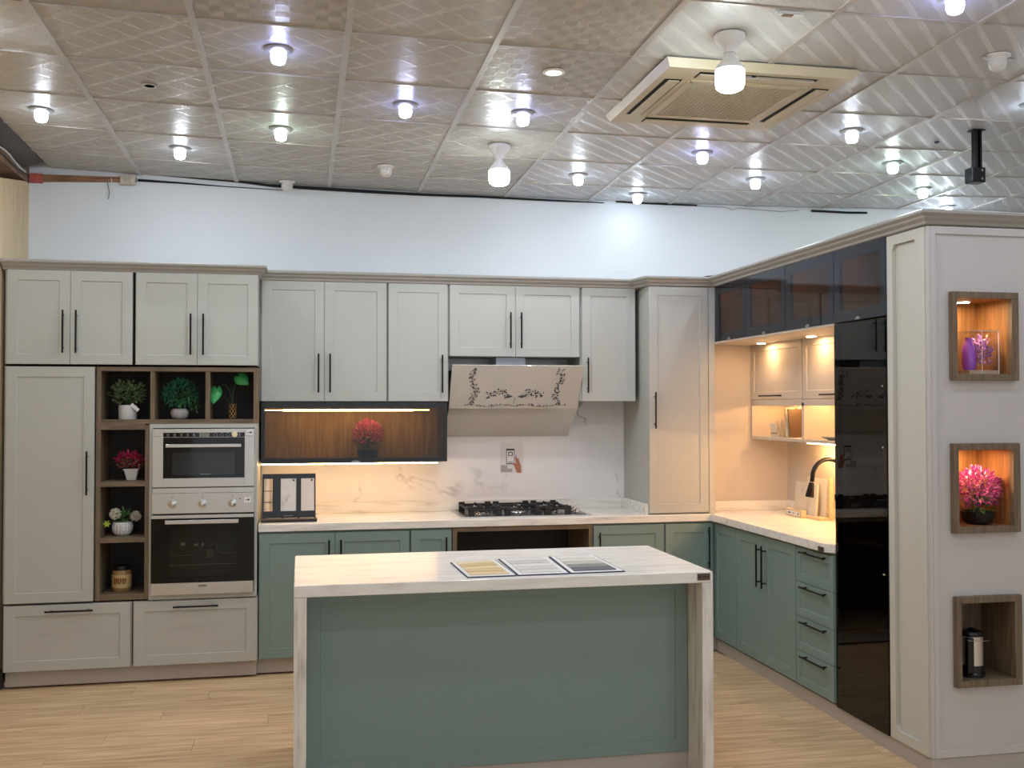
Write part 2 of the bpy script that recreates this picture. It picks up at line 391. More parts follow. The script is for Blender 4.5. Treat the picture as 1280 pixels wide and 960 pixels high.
gapline('cable', [(-1.03, -.012, 3.135), (-.7, -.014, 3.118), (-.4, -.016, 3.104), (-.2, -.014, 3.088), (.1, -.016, 3.080), (.45, -.014, 3.074), (.8, -.014, 3.068), (1.2, -.013, 3.070), (1.69, -.013, 3.064), (2.1, -.013, 3.062)],
        'dark tube standing in for the gap between ceiling and white wall', [.004, .006, .007, .010, .011, .011, .009, .008, .007, .003], DARK_VOID)  # near-black tube stands in for the shade in the open gap
gapline('cable', [(-1.04, -.01, 3.088), (-.8, -.01, 3.082), (-.5, -.01, 3.070), (-.09, -.01, 3.06)], 'thin dark cable sagging just below the dark gap tube at upper left', [.009, .006, .003, .002], DARK_VOID)
gapline('cable', [(2.19, -.012, 3.074), (2.4, -.012, 3.070), (2.8, -.012, 3.070)], 'short black cable at ceiling edge beside the bulb nearest the wall', .006, DARK_VOID)
gapline('cable', [(3.7, -.012, 3.065), (4.0, -.012, 3.062), (4.15, -.012, 3.066)], 'black cable end at ceiling edge above the glass cabinets', .008, DARK_VOID)
gapline('wire', [(2.8, -.012, 3.068), (3.02, -.014, 3.066), (3.07, -.02, 3.045), (3.12, -.012, 3.064), (3.45, -.014, 3.05), (3.6, -.012, 3.064)], 'thin pale wire looping along the ceiling edge on the right', .0025, mat('pale_wire', (170, 166, 166), .5))

# ------------------------------------------------------------------ cabinet helpers
def panel(mb, w, h, t=.02, fr=.058, x=0, z=0, y=0, lip=.006):
    """shaker panel: front faces -Y, lower left corner at x,z; back at y"""
    prof = [(0, 0), (0, -t+.0015), (.0015, -t), (fr, -t), (fr+.0025, -t+lip), (fr+.012, -t+lip*1.0)]
    vs = []
    for o, d in prof:
        vs += [(x+o, y+d, z+o), (x+w-o, y+d, z+o), (x+w-o, y+d, z+h-o), (x+o, y+d, z+h-o)]
    n = len(prof); fs = [(3, 2, 1, 0)]
    for k in range(n-1):
        for a in range(4): fs.append((k*4+a, k*4+(a+1) % 4, (k+1)*4+(a+1) % 4, (k+1)*4+a))
    fs.append(tuple((n-1)*4+a for a in range(4)))
    # backwards winding fix
    return mb.add(vs, [tuple(f) for f in fs])
def handle(parent, x, z, L, vert=True, y=-.02, m=None):
    b = MB(); r = .0055
    if vert:
        b.cyl(r, z, z+L, (x, y-.03, 0), 'z', 10)
        for zz in (z+.03, z+L-.03): b.cyl(.0045, y-.03, y, (x, 0, zz), 'y', 8)
    else:
        b.cyl(r, x, x+L, (0, y-.03, z), 'x', 10)
        for xx in (x+.03, x+L-.03): b.cyl(.0045, y-.03, y, (xx, 0, z), 'y', 8)
    return b.build('handle', m or BLACK, parent, smooth=True)
def door(root, w, h, x, z, m, hnd=None, name='door', t=.02, fr=.058):
    """hnd: ('v', side, z0, L) or ('h', x0, z, L) in local coordinates of the cabinet"""
    d = panel(MB(), w, h, t, fr).build(name, m, root, loc=(x, 0, z))
    if hnd:
        if hnd[0] == 'v':
            hx = .035 if hnd[1] == 'L' else w-.035
            handle(d, hx, hnd[2]-z, hnd[3], True, -t)
        else: handle(d, hnd[1]-x, hnd[2]-z, hnd[3], False, -t)
    return d
def carcass(root, x0, x1, z0, z1, dep, m, name='carcass'):
    return MB().box(x0, x1, .0005, dep, z0, z1).build(name, m, root)

# ------------------------------------------------------------------ left tall block  (fronts at y=-.609, door 20 mm)
YT = -.589
def cab(name, label, x, z, y=YT, rz=0, group=None, cat='cabinet'): return thing(name, label, cat, (x, y, z), rz, group)
c = cab('wall_cabinet', 'grey two-door wall cabinet at top left corner, above the tall door', -1.667, 1.8675)
carcass(c, -.012, .686, 0, .547, .587, GREYD)
door(c, .344, .547, 0, 0, GREY, ('v', 'R', .065, .25)); door(c, .344, .547, .346, 0, GREY, ('v', 'L', .065, .25))
c = cab('wall_cabinet', 'grey two-door wall cabinet above the plant shelves', -.9575, 1.8675)
carcass(c, -.005, .70, 0, .547, .587, GREYD)
door(c, .348, .547, 0, 0, GREY, ('v', 'R', .06, .245)); door(c, .350, .547, .350, 0, GREY, ('v', 'L', .06, .245))
c = cab('tall_cabinet', 'grey full-height cabinet door left of the plant shelves', -1.667, .4845)
carcass(c, -.012, .482, 0, 1.37, .587, GREYD)
door(c, .481, 1.367, 0, 0, GREY, ('v', 'R', .62, .255))
DW = {}
for nm, x, w, lab in (('a', -1.667, .690, 'wide grey drawer at floor level under the tall door'), ('b', -.9575, .700, 'wide grey drawer at floor level under the oven')):
    c = cab('drawer_cabinet', lab, x, .0938)
    carcass(c, -.008, w+.006, 0, .378, .587, GREYD)
    door(c, w, .376, 0, 0, GREY, ('h', .225 if nm == 'a' else .222, .343, .262 if nm == 'a' else .258), 'drawer')
# open wood shelving, L-shaped
sh = thing('open_shelf_unit', 'brown wood L-shaped open shelving holding potted plants beside the ovens', 'shelf', (-1.177, YT-.004, .483))
def bd(x0, x1, z0, z1, ax, y0=-.004, y1=.34):
    return MB().box(x0, x1, y0, y1, z0, z1).build('board', BOARDX if ax == 'x' else BOARDZ, sh, bev=.001)
TH = .026
W1 = .300; WT = .922
bd(0, TH, 0, 1.372, 'z'); bd(W1-TH, W1, 0, 1.002+.026, 'z', -.004); bd(TH, WT-TH, 1.372-TH, 1.372, 'x'); bd(WT-TH, WT, 1.034, 1.372, 'z')
bd(TH, WT-TH, 1.034, 1.060, 'x'); bd(TH, W1-TH, 1.000, 1.026+.008, 'x')
bd(TH, W1-TH, 0, .034, 'x'); bd(TH, W1-TH, .336, .366, 'x'); bd(TH, W1-TH, .665, .695, 'x')
bd(.301, .301+TH, 1.060, 1.372-TH, 'z', 0); bd(.616, .616+TH, 1.060, 1.372-TH, 'z', 0)
MB().box(.002, WT-.002, .34, .35, 1.034, 1.372).build('back_board', INNER, sh)
MB().box(.002, W1-.002, .34, .35, 0, 1.034).build('back_board', INNER, sh)
# oven housing
oh = thing('oven_housing', 'grey panel surround holding the microwave and oven', 'cabinet', (-.877, YT, .478))
MB().box(0, .018, -.016, .56, 0, 1.038).box(.604, .620, -.016, .56, 0, 1.038).box(.018, .604, -.016, .56, 1.014, 1.038).box(.018, .604, -.016, .56, 0, .03).box(.018, .604, .0, .56, .632, .66).build('housing', GREY, oh, bev=.001)
MB().box(.018, .604, .545, .56, .03, 1.014).build('back_board', GREYD, oh)

# crown moulding: one swept profile
prof = [(.0, 0), (-.010, .004), (-.014, .014), (-.024, .020), (-.034, .026), (-.038, .034), (-.046, .038), (-.056, .044), (-.058, .054), (-.052, .060), (.06, .060), (.06, 0)]
def crown(path, z, nm='crown_moulding'):
    """path: list of xy; profile offset -: outwards (to the right-hand side of travel is out)"""
    b = MB(); n = len(path); P = [Vector((p[0], p[1])) for p in path]; vs = []
    for i in range(n):
        if i == 0: d = (P[1]-P[0]).normalized(); nn = Vector((d.y, -d.x)); k = 1
        elif i == n-1: d = (P[-1]-P[-2]).normalized(); nn = Vector((d.y, -d.x)); k = 1
        else:
            a = (P[i]-P[i-1]).normalized(); c_ = (P[i+1]-P[i]).normalized(); n1 = Vector((a.y, -a.x)); n2 = Vector((c_.y, -c_.x))
            nn = (n1+n2).normalized(); k = 1/max(.3, nn.dot(n1))
        for o, h in prof:
            q = P[i]+nn*(-o)*k; vs.append((q.x, q.y, z[i]+h))
    m = len(prof); fs = [(i*m+a, i*m+(a+1) % m, (i+1)*m+(a+1) % m, (i+1)*m+a) for i in range(n-1) for a in range(m)]
    fs += [tuple(range(m)), tuple(range(n*m-1, (n-1)*m-1, -1))]
    o = b.add(vs, fs).build(nm, CROWN, smooth=False)
    return o
XR, YE = 2.704, -2.940
cr = crown([(-1.69, -.60), (-.262, -.60), (-.262, -.375), (2.205, -.375), (2.245, -.56), (XR-.005, -.56), (XR, YE), (4.6, YE)],
           [2.412]*5+[2.415, 2.42, 2.42])
tag(cr, 'taupe stepped crown moulding running along the tops of all the cabinets', 'moulding')
for (a, b_) in (((-1.69, -.59, -.262), None),): pass
MB_top = MB().box(-1.69, -.27, -.58, -.0, 2.415, 2.42).box(-.27, 2.24, -.36, 0, 2.4135, 2.42).box(2.24, 2.69, -.55, 0, 2.415, 2.42)
MB_top.build('top_cover', CROWN, cr)
# plinth
pl = tag(MB().box(-1.667, -.2575, -.567, -.50, 0, .0935).build('plinth', PLINTH), 'grey plinth at the floor under the tall grey cabinets', 'plinth')
pl = tag(MB().box(-.2570, 2.714, -.535, -.50, 0, .0935).build('plinth', PLINTH), 'grey plinth under the green cabinets of the back run', 'plinth')
pl = tag(MB().prism([(2.714, -.535), (2.714, YE+.004), (4.5, YE+.004), (4.5, YE+.04), (2.75, YE+.04), (2.75, -.535)], 0, .0735).build('plinth', PLINTH), 'grey plinth along the floor under the right run and niche panel', 'plinth')
bp = MB().box(-1.699, -1.675, -.60, -.56, 0, .10).build('door_stop', BLK); tag(bp, 'black corner piece at the floor left of the plinth', 'corner guard')

# ------------------------------------------------------------------ back-run wall cabinets (fronts at y=-.374)
YU = -.354
c = cab('wall_cabinet', 'grey two-door wall cabinet over the left half of the smoked glass box', -.2437, 1.6527, YU)
carcass(c, -.012, .788, 0, .762, .352, GREYD)
door(c, .387, .762, 0, 0, GREY, ('v', 'R', .055, .245)); door(c, .391, .762, .389, 0, GREY, ('v', 'L', .055, .245))
c = cab('wall_cabinet', 'grey single-door wall cabinet with handle at right, left of the hood', .5504, 1.6527, YU)
carcass(c, -.004, .390, 0, .762, .352, GREYD)
door(c, .381, .762, 0, 0, GREY, ('v', 'R', .055, .245))
c = cab('wall_cabinet', 'short grey two-door wall cabinet above the cooker hood', .9473, 1.9463, YU)
carcass(c, -.005, .880, 0, .468, .352, GREYD)
door(c, .435, .468, 0, 0, GREY, ('v', 'R', .055, .235)); door(c, .436, .468, .437, 0, GREY, ('v', 'L', .055, .235))
c = cab('wall_cabinet', 'grey single-door wall cabinet with handle at left, right of the hood', 1.8383, 1.6527, YU)
carcass(c, -.009, .376, 0, .762, .352, GREYD)
door(c, .372, .762, 0, 0, GREY, ('v', 'L', .055, .235))
# pale tall cabinet standing on the counter
c = cab('tall_cabinet', 'warm grey tall cabinet standing on the worktop in the corner', 2.2447, .9164, -.5364, cat='cabinet')
MB().box(0, .459, .0005, .533, -.008, 1.4945).build('carcass', GREY, c)
door(c, .412, 1.494, .0, 0, GREY, ('v', 'L', .555, .24))
MB().box(.4165, .459, -.018, -.0005, -.008, 1.4945).build('filler', GREY, c)

# smoked glass lift-up box with light inside
gb = thing('glass_wall_cabinet', 'long smoked-glass wall cabinet lit from inside, above the sample stand', 'cabinet', (-.245, -.352, 1.262))
w = 1.176; h = .377
MB().box(0, w, 0, .35, h-.016, h).box(0, w, 0, .35, 0, .016).box(0, .016, 0, .35, .016, h-.016).box(w-.016, w, 0, .35, .016, h-.016).build('carcass', BLK, gb)
MB().box(.016, w-.016, .335, .343, .016, h-.016).build('back_board', wood('lit_oak_back', (138, 112, 74), (176, 148, 102), 2, .5, 4), gb)
fd = MB().box(0, w, -.02, 0, h-.028, h).box(0, w, -.02, 0, 0, .028).box(0, .022, -.02, 0, .028, h-.028).box(w-.022, w, -.02, 0, .028, h-.028).build('door_frame', BLK, gb, bev=.001)
MB().box(.018, w-.018, -.014, -.009, .024, h-.024).build('pane', BGLASS, fd)
MB().box(.135, .96, .02, .032, h-.050, h-.038).box(.02, w-.1, .12, .126, h-.046, h-.041).build('led_strip', WARM, gb, label='glowing warm light strip')
MB().prism([(w/2+.03*math.cos(a), .001+.012*math.sin(a)) for a in [PI*q/10 for q in range(11)]], -.024, -.0205, 'y').build('handle', mat('pull_metal_box', (150, 150, 150), .35, .7), gb)
st = thing('led_strip', 'warm light strip under the smoked-glass box, shining on the splashback', 'light', (-.245, -.30, 1.245))
MB().box(0, 1.12, -.006, .006, .004, .010).build('diffuser', WARMS, st); MB().box(-.002, 1.122, -.008, .008, .010, .0165).build('channel', WHITEP, st)

# ------------------------------------------------------------------ base cabinets, back run
YB = -.560; ZB = .0938; HB = .752
def base(label, x, w_, doors, m=GREEN):
    c = cab('base_cabinet', label, x, ZB, YB)
    carcass(c, -.004, w_+.004, 0, HB+.010, .54, m)
    for d in doors: door(c, *d)
    return c
base('sage green two-door base cabinet right of the ovens', -.2437, .908, [(.450, HB, 0, 0, GREEN, ('v', 'R', .47, .24)), (.456, HB, .452, 0, GREEN, ('v', 'L', .47, .24))])
base('narrow sage green base cabinet left of the dark opening under the hob', .675, .256, [(.254, HB, 0, 0, GREEN, ('v', 'R', .47, .24))])
base('sage green base cabinet right of the dark opening under the hob', 1.856, .480, [(.478, HB, 0, 0, GREEN, ('v', 'L', .47, .24))])
base('sage green corner base cabinet at the end of the back run', 2.345, .330, [(.328, HB, 0, 0, GREEN, ('v', 'R', .46, .27))])
ob = thing('open_base_unit', 'open brown wood base unit, dark inside, under the gas hob', 'cabinet', (.937, YB-.018, ZB))
MB().box(0, .028, 0, .54, 0, .762).build('board', BOARDZ, ob); MB().box(.887, .913, 0, .54, 0, .762).build('board', BOARDZ, ob)
MB().box(.028, .887, 0, .54, .735, .762).build('board', BOARDX, ob); MB().box(.028, .887, 0, .54, 0, .026).build('board', BOARDX, ob)
MB().box(.028, .887, .52, .54, .026, .735).build('back_board', INNER, ob)

# ------------------------------------------------------------------ worktop, L shaped with chamfered end
ct = thing('worktop', 'pale stone-look L-shaped worktop along back and right runs', 'worktop', (0, 0, .8592))
XC = 2.659; XW = 3.31
MB().prism([(-.250, -.001), (-.250, -.588), (XC, -.588), (XC, -2.085), (2.700, -2.128), (XW, -2.128), (XW, -.001)], 0, .0466).build('slab', COUNTER, ct, bev=.003)
MB().box(-.25, 2.243, -.022, -.009, .0466, .118).box(2.222, 2.243, -.54, -.022, .0466, .118).build('upstand', COUNTER, ct, bev=.002)
MB().box(2.708, XW-.02, -.402, -.382, .0466, .112).box(XW-.02, XW, -2.128, -.382, .0466, .112).build('upstand', COUNTER, ct, bev=.002)
TAGM = mat('brown_plate', (92, 76, 66), .35, .5); TXT = mat('plate_print', (30, 24, 22), .5)
bpd = MB().box(XC-.003, XC, -2.088, -2.030, .002+.0, .027).build('badge', TAGM, ct, label='small brown metal badge')
MB().box(XC-.0036, XC-.003, -2.080, -2.060, .010, .020).build('mark', TXT, bpd)

# ------------------------------------------------------------------ right run: local x runs toward the camera, front faces -X
RZ = -PI/2
def rcab(name, label, y, z, x=XR, cat='cabinet', group=None): return thing(name, label, cat, (x, y, z), RZ, group)
# base units; door back plane at x=2.708
XB = 2.708
c = rcab('base_cabinet', 'narrow sage green base cabinet beside the inner corner of the right run', -.562, ZB, XB)
carcass(c, 0, .352, 0, .762, .57, GREEN); door(c, .349, HB, 0, 0, GREEN, None)
c = rcab('base_cabinet', 'sage green two-door base cabinet below the sink worktop', -.916, ZB, XB)
carcass(c, 0, .796, 0, .762, .57, GREEN)
door(c, .390, HB, .002, 0, GREEN, ('v', 'R', .45, .25)); door(c, .402, HB, .394, 0, GREEN, ('v', 'L', .45, .25))
c = rcab('drawer_cabinet', 'sage green four-drawer cabinet beside the tall black glass door', -1.716, ZB, XB)
carcass(c, 0, .412, 0, .762, .57, GREEN)
zz = [0, .186, .372, .562, HB]
for k in range(4):
    door(c, .408, zz[k+1]-zz[k]-.003, .003, zz[k], GREEN, ('h', .095, zz[k+1]-.022, .27), 'drawer', fr=.045)
# wall panels in the recess
rp = tag(MB().box(XR+.001, XW, -.38, -.36, .906, 2.047).build('side_panel', GREY_WARMLIT), 'warm-lit grey panel facing the room beside the sink corner', 'panel')
rp = thing('wall_panelling', 'warm-lit grey wall panelling behind the sink and tap', 'panelling', (XW, 0, .906))
MB().box(0, .02, -.50, -.38, 0, 1.14).build('panel', GREY_WARMLIT, rp, bev=.001); MB().box(0, .02, -2.14, -.503, 0, 1.14).build('panel', GREY_WARMLIT, rp, bev=.001)
# hung units on the recess wall: front x=3.039
XU = 3.059
c = rcab('wall_cabinet', 'warm-lit grey wall cabinet over the open lit shelf, left of its twin', -.382, 1.663, XU)
carcass(c, 0, .742, 0, .384, .25, GREY_WARMLIT)
door(c, .736, .376, 0, 0, GREY_WARMLIT, ('h', .19, .024, .30), 'flap', fr=.05)
c = rcab('wall_cabinet', 'warm-lit grey wall cabinet cut off by the tall black glass door', -1.126, 1.663, XU)
carcass(c, 0, 1.01, 0, .384, .25, GREY_WARMLIT)
door(c, .736, .376, .004, 0, GREY_WARMLIT, ('h', .27, .024, .30), 'flap', fr=.05)
os_ = rcab('open_shelf', 'lit open shelf box with books above the sink', -.382, 1.394, XU-.02)
m = GREY
MB().box(0, 1.75, 0, .27, 0, .020).box(0, 1.75, 0, .018, .226, .267).box(0, 1.75, .018, .27, .246, .267).box(0, .020, 0, .27, .020, .246).box(.735, .765, 0, .27, .020, .246).box(1.73, 1.75, 0, .27, .02, .246).build('frame', GREY_WARMLIT, os_, bev=.001)
MB().box(.02, 1.73, .262, .27, .02, .246).build('back_board', GREY_WARMLIT, os_)
MB().box(.10, .62, .13, .142, .236, .245).box(.62, .73, .10, .112, .216, .223).box(.80, 1.6, .13, .142, .236, .245).build('led_strip', WARM3, os_, label='warm light strip')
WARM2 = WARMS2
st = thing('led_strip', 'warm light strip under the open shelf above the tap', 'light', (3.19, -1.5, 1.378))
MB().box(-.006, .006, -.62, .59, .002, .008).build('diffuser', WARM2, st); MB().box(-.008, .008, -.622, .592, .008, .0155).build('channel', WHITEP, st)

# smoked glass cabinets over the recess, front x=2.704
PULL = mat('pull_metal', (150, 150, 150), .35, .7)
FILL_LED = emis('dim_fill_led', (1, .62, .34), 7)
G = [-.5574, -1.0496, -1.5868, -2.130, -2.6182]
glab = ['smoked-glass wall cabinet nearest the inner corner', 'second smoked-glass wall cabinet from the inner corner',
        'smoked-glass wall cabinet left of the one over the tall black door', 'smoked-glass wall cabinet above the tall black glass door']
ZG = 2.0476; HG = .372
for k in range(4):
    L_ = G[k]-G[k+1]
    c = rcab('glass_wall_cabinet', glab[k], G[k], ZG, XR+.02)
    dep = .33 if k < 3 else .58
    z0 = 0
    MB().box(.001, L_-.001, 0, dep, 0, .018).box(.001, L_-.001, 0, dep, HG-.018, HG).box(.001, .017, 0, dep, .018, HG-.018).box(L_-.017, L_-.001, 0, dep, .018, HG-.018).build('carcass', CABIN, c)
    MB().box(.017, L_-.017, dep-.012, dep, .018, HG-.018).build('back_board', CABIN, c)
    fw = .055
    d = MB().box(.003, L_-.003, -.02, 0, HG-fw, HG).box(.003, L_-.003, -.02, 0, 0, fw).box(.003, fw, -.02, 0, fw, HG-fw).box(L_-fw, L_-.003, -.02, 0, fw, HG-fw).build('door_frame', FRAMEB, c, bev=.001)
    MB().box(.004, L_-.004, -.0235, -.0205, .001, HG-.001).build('pane', SGLASS, d)
    p = L_*.45
    MB().prism([(p+.02+.024*math.cos(a), .001+.015*math.sin(a)) for a in [PI*q/10 for q in range(11)]], -.027, -.0245, 'y').build('handle', PULL, d, label='half-round metal finger pull')
    MB().box(.06, L_-.06, .004, .012, HG-.030, HG-.022).build('led_strip', FILL_LED, c)  # added fill light hidden behind the top rail, brightens the interior
# soffit panel under the glass cabinets
sf = tag(MB().box(XR+.002, 3.32, -2.125, -.38, 2.0482-.012, 2.0474).build('soffit_panel', GREY_WARMLIT), 'warm-lit grey underside panel with downlights above the sink corner', 'panel')
for (y, lab) in ((-.72, 'warm puck downlight nearer the inner corner'), (-1.40, 'warm puck downlight nearer the tall black door')):
    p = thing('puck_light', lab+', in the underside panel', 'light', (2.96, y, 2.036))
    MB().lathe([(.034, -.006), (.036, -.003), (.036, 0)], 20).build('ring', WHITEP, p, smooth=True)
    MB().lathe([(.001, -.0075), (.027, -.0072)], 20).build('lens', PUCK, p)
# tall black glass door unit
c = rcab('tall_glass_cabinet', 'tall unit with full-height black glass door', G[3], .0739, XR+.02)
L_ = G[3]-G[4]; H_ = 1.964
MB().box(.001, .019, 0, .58, 0, H_).box(L_-.019, L_-.001, 0, .58, 0, H_).box(.019, L_-.019, 0, .58, 0, .018).box(.019, L_-.019, 0, .58, H_-.018, H_).box(.019, L_-.019, .565, .58, .018, H_-.018).build('carcass', CABIN, c)
for z in (.45, .85, 1.25, 1.6): MB().box(.019, L_-.019, .03, .565, z, z+.018).build('shelf', CABIN, c)
fw = .045
d = MB().box(.003, L_-.003, -.02, 0, H_-fw, H_).box(.003, L_-.003, -.02, 0, 0, fw).box(.003, fw, -.02, 0, fw, H_-fw).box(L_-fw, L_-.003, -.02, 0, fw, H_-fw).build('door_frame', BLK, c, bev=.001)
MB().box(.0035, L_-.0035, -.0235, -.0205, .001, H_-.001).build('pane', DGLASS, d)
for z in (1.35, 1.64, .75):
    MB().sphere(.006, (L_-.03, -.026, z), 10, 6).build('screw_cap', CHROME, d)
# pale end door panel beside it, arched corners
ep = rcab('side_panel', 'pale cream narrow tall panel with clipped corners right of the black door', G[4]-.004, .0769, XR+.02, 'panel')
Lp = (G[4]-.004)-YE-.020; Hp = 2.338
CREAM = mat('painted_cream', (194, 192, 182), .42)
MB().box(0, Lp, -.002, .018, 0, Hp).build('panel', CREAM, ep)
fr = .045; oc = [(.0, 0), (Lp, 0), (Lp, Hp), (0, Hp)]
def frame_poly(b, outer, inner, y0, y1):
    n = len(outer); vs = [(p[0], y0, p[1]) for p in outer]+[(p[0], y0, p[1]) for p in inner]+[(p[0], y1, p[1]) for p in outer]+[(p[0], y1, p[1]) for p in inner]
    fs = []
    for i in range(n):
        j = (i+1) % n
        fs += [(i, j, n+j, n+i), (2*n+i, 3*n+i, 3*n+j, 2*n+j), (i, 2*n+i, 2*n+j, j), (n+i, n+j, 3*n+j, 3*n+i)]
    return b.add(vs, fs)
k_ = .05
outer = [(0, 0), (Lp/2, 0), (Lp, 0), (Lp, 0), (Lp, Hp), (Lp, Hp), (Lp/2, Hp), (0, Hp), (0, Hp), (0, 0)]
inner = [(fr+k_*.3, fr), (Lp/2, fr), (Lp-fr-k_*.6, fr), (Lp-fr, fr+k_), (Lp-fr, Hp-fr-k_), (Lp-fr-k_*.6, Hp-fr), (Lp/2, Hp-fr), (fr+k_*.3, Hp-fr), (fr, Hp-fr-k_*.5), (fr, fr+k_*.5)]
frame_poly(MB(), outer, inner, -.020, -.0025).build('frame', CREAM, ep)

# ------------------------------------------------------------------ end wall with three niches, faces camera at y=YE
ew = thing('niche_panel', 'grey end panel of the right run with three display niches', 'panel', (XR+.006, YE, .0769))
NI = [(2.8115, 3.1435, 1.7317, 2.1249), (2.8115, 3.1435, 1.0575, 1.4533), (2.8185, 3.1435, .3823, .7795)]
X0 = XR+.006; X1 = 4.45; Z0 = .0769; Z1 = 2.415
b = MB(); bx0 = NI[0][0]-X0+.012; bx1 = NI[0][1]-X0-.006; fz = [0]+[v for n_ in NI[::-1] for v in (n_[2]-Z0+.008, n_[3]-Z0-.008)]+[Z1-Z0]
yy0, yy1 = .006, .022
b.box(0, bx0, yy0, yy1, 0, Z1-Z0).box(bx1, X1-X0, yy0, yy1, 0, Z1-Z0)
for k in range(0, 7, 2): b.box(bx0, bx1, yy0, yy1, fz[k], fz[k+1])
b.build('panel', LILAC, ew)
MB().box(0, .012, 0, .0058, 0, Z1-Z0).box(.012, .036, -.003, .0058, 0, Z1-Z0).box(.036, X1-X0, -.003, .0058, Z1-Z0-.034, Z1-Z0).box(.036, X1-X0, -.003, .0058, 0, .034).build('frame', LILAC, ew, bev=.001)
MB().box(.62, X1-X0, .023, .63, 0, .01).box(.62, X1-X0, .6, .63, .01, Z1-Z0).build('body', LILAC, ew)
for k, (a, b_, z0, z1) in enumerate(NI):
    nb = thing('display_niche', 'wood-framed display niche, '+['top one, lit, holding the clear box of purple flowers', 'middle one, lit, holding the pink flower bowl', 'bottom one, unlit, holding the steel urn'][k], 'niche', (a, YE-.024, z0))
    w_ = b_-a; h_ = z1-z0; t = .036; IN = NICHE_LIT if k < 2 else BOARDZ
    fm = MB().box(0, w_, 0, .028, 0, t*.8).box(0, w_, 0, .028, h_-t*.8, h_).box(0, t*.7, 0, .028, t*.8, h_-t*.8).box(w_-t, w_, 0, .028, t*.8, h_-t*.8).build('frame', BOARDZ, nb, bev=.0015)
    dpt = .235
    MB().box(t*.5, w_-t+.012, .028, dpt, t*.8-.012, t*.8).box(t*.5, w_-t+.012, .028, dpt, h_-t*.8, h_-t*.8+.012).box(t*.7-.012, t*.7, .028, dpt, t*.8, h_-t*.8).box(w_-t, w_-t+.012, .028, dpt, t*.8, h_-t*.8).box(t*.7-.012, w_-t+.012, dpt, dpt+.01, t*.8-.012, h_-t*.8+.012).build('inner_box', IN, nb)
    if k < 2:
        pz = 0 if k == 0 else .0065
        pm = MB().lathe([(.034, -.007), (.036, -.004), (.036, 0)], 20, (w_*.42, .125, h_-t*.8+pz)).build('puck_light', WHITEP, nb, smooth=True)
        MB().lathe([(.001, -.0085), (.028, -.008)], 20, (w_*.42, .125, h_-t*.8+pz)).build('lens', PUCKW if k == 0 else PUCK, pm)

# ------------------------------------------------------------------ island
isl = thing('kitchen_island', 'sage green kitchen island with pale stone waterfall top', 'island', (-.025, -2.816, 0))
WI = 1.770; DI = .852; ZT = .9058; tI = .0475
slabI = MB().box(0, WI, 0, DI, ZT-tI, ZT).build('worktop', COUNTER, isl, bev=.003)
COUNTV = veined('counter_stone_vertical', (222, 217, 208), (150, 141, 130), (9, 9, 1.2), 2.2, .25, .10, .45, .28, .3)
for x in (0, WI-.0504): MB().box(x, x+.0504, 0, DI, 0, ZT-tI-.0005).build('side_slab', COUNTV, isl, bev=.002)
xi0, xi1 = .0515, WI-.0515
MB().box(xi0, xi1, .19, DI-.02, .0, ZT-tI-.001).build('carcass', GREEN, isl)
panel(MB(), xi1-xi0-.001, ZT-tI-.088, .02, .055).build('front_panel', GREEN, isl, loc=(xi0, .189, .086))
MB().box(xi0, xi1, .178, .189, 0, .083).build('plinth', PLINTH, isl)
bpd = MB().box(WI-.072, WI-.014, -.003, 0, ZT-.036, ZT-.007).build('badge', TAGM, isl, label='small brown metal badge')
MB().box(WI-.066, WI-.056, -.0036, -.003, ZT-.026, ZT-.016).box(WI-.050, WI-.020, -.0036, -.003, ZT-.023, ZT-.019).build('mark', TXT, bpd)

# sample book, three boards on the island
def board_quad(b, q, z0, z1):
    return b.add([(x, y, z0) for x, y in q]+[(x, y, z1) for x, y in q], [(3, 2, 1, 0), (4, 5, 6, 7), (0, 1, 5, 4), (1, 2, 6, 5), (2, 3, 7, 6), (3, 0, 4, 7)])
sb = thing('sample_book', 'open three-panel colour sample book on the island top', 'sample book', (.67, -2.77, ZT))
NAVY = mat('navy_card', (40, 38, 70), .5); WHC = mat('white_card', (226, 224, 220), .5)
quads = [((.009, 0), (.222, .004), (.214, .475), (-.002, .42)), ((.226, .006), (.452, .010), (.475, .50), (.232, .48)), ((.456, .012), (.700, .018), (.702, .52), (.482, .51))]
cols = [[(222, 196, 150), (216, 186, 136), (226, 204, 160), (208, 178, 128), (228, 208, 170)], [(214, 210, 204), (206, 202, 196), (222, 220, 214), (196, 194, 190), (218, 214, 206)], [(90, 92, 98), (128, 128, 126), (186, 180, 168), (212, 208, 200), (222, 218, 212)]]
for k, q in enumerate(quads):
    pn = board_quad(MB(), q, .0005, .004).build('cover', NAVY, sb)
    qq = [(x*.97+.015*sum(p[0] for p in q)/2*.5 if 0 else x, y) for x, y in q]
    cx_ = sum(p[0] for p in q)/4; cy_ = sum(p[1] for p in q)/4
    ins = [((x-cx_)*.95+cx_, (y-cy_)*.96+cy_) for x, y in q]
    board_quad(MB(), ins, .004, .0048).build('card', WHC, pn)
    for r in range(5):
        f0 = .06+r*.18; f1 = f0+.15
        def lp(a, b_, t): return (a[0]+(b_[0]-a[0])*t, a[1]+(b_[1]-a[1])*t)
        l0, l1 = lp(ins[0], ins[3], f0), lp(ins[0], ins[3], f1); r0, r1 = lp(ins[1], ins[2], f0), lp(ins[1], ins[2], f1)
        qd = [lp(l0, r0, .08), lp(l0, r0, .90), lp(l1, r1, .90), lp(l1, r1, .08)]
        board_quad(MB(), qd, .0048, .0085).build('swatch', mat('swatch_%d_%d' % (k, r), cols[k][r], .35), pn, label=['wood-toned swatch', 'pale grey swatch', 'grey swatch'][k])

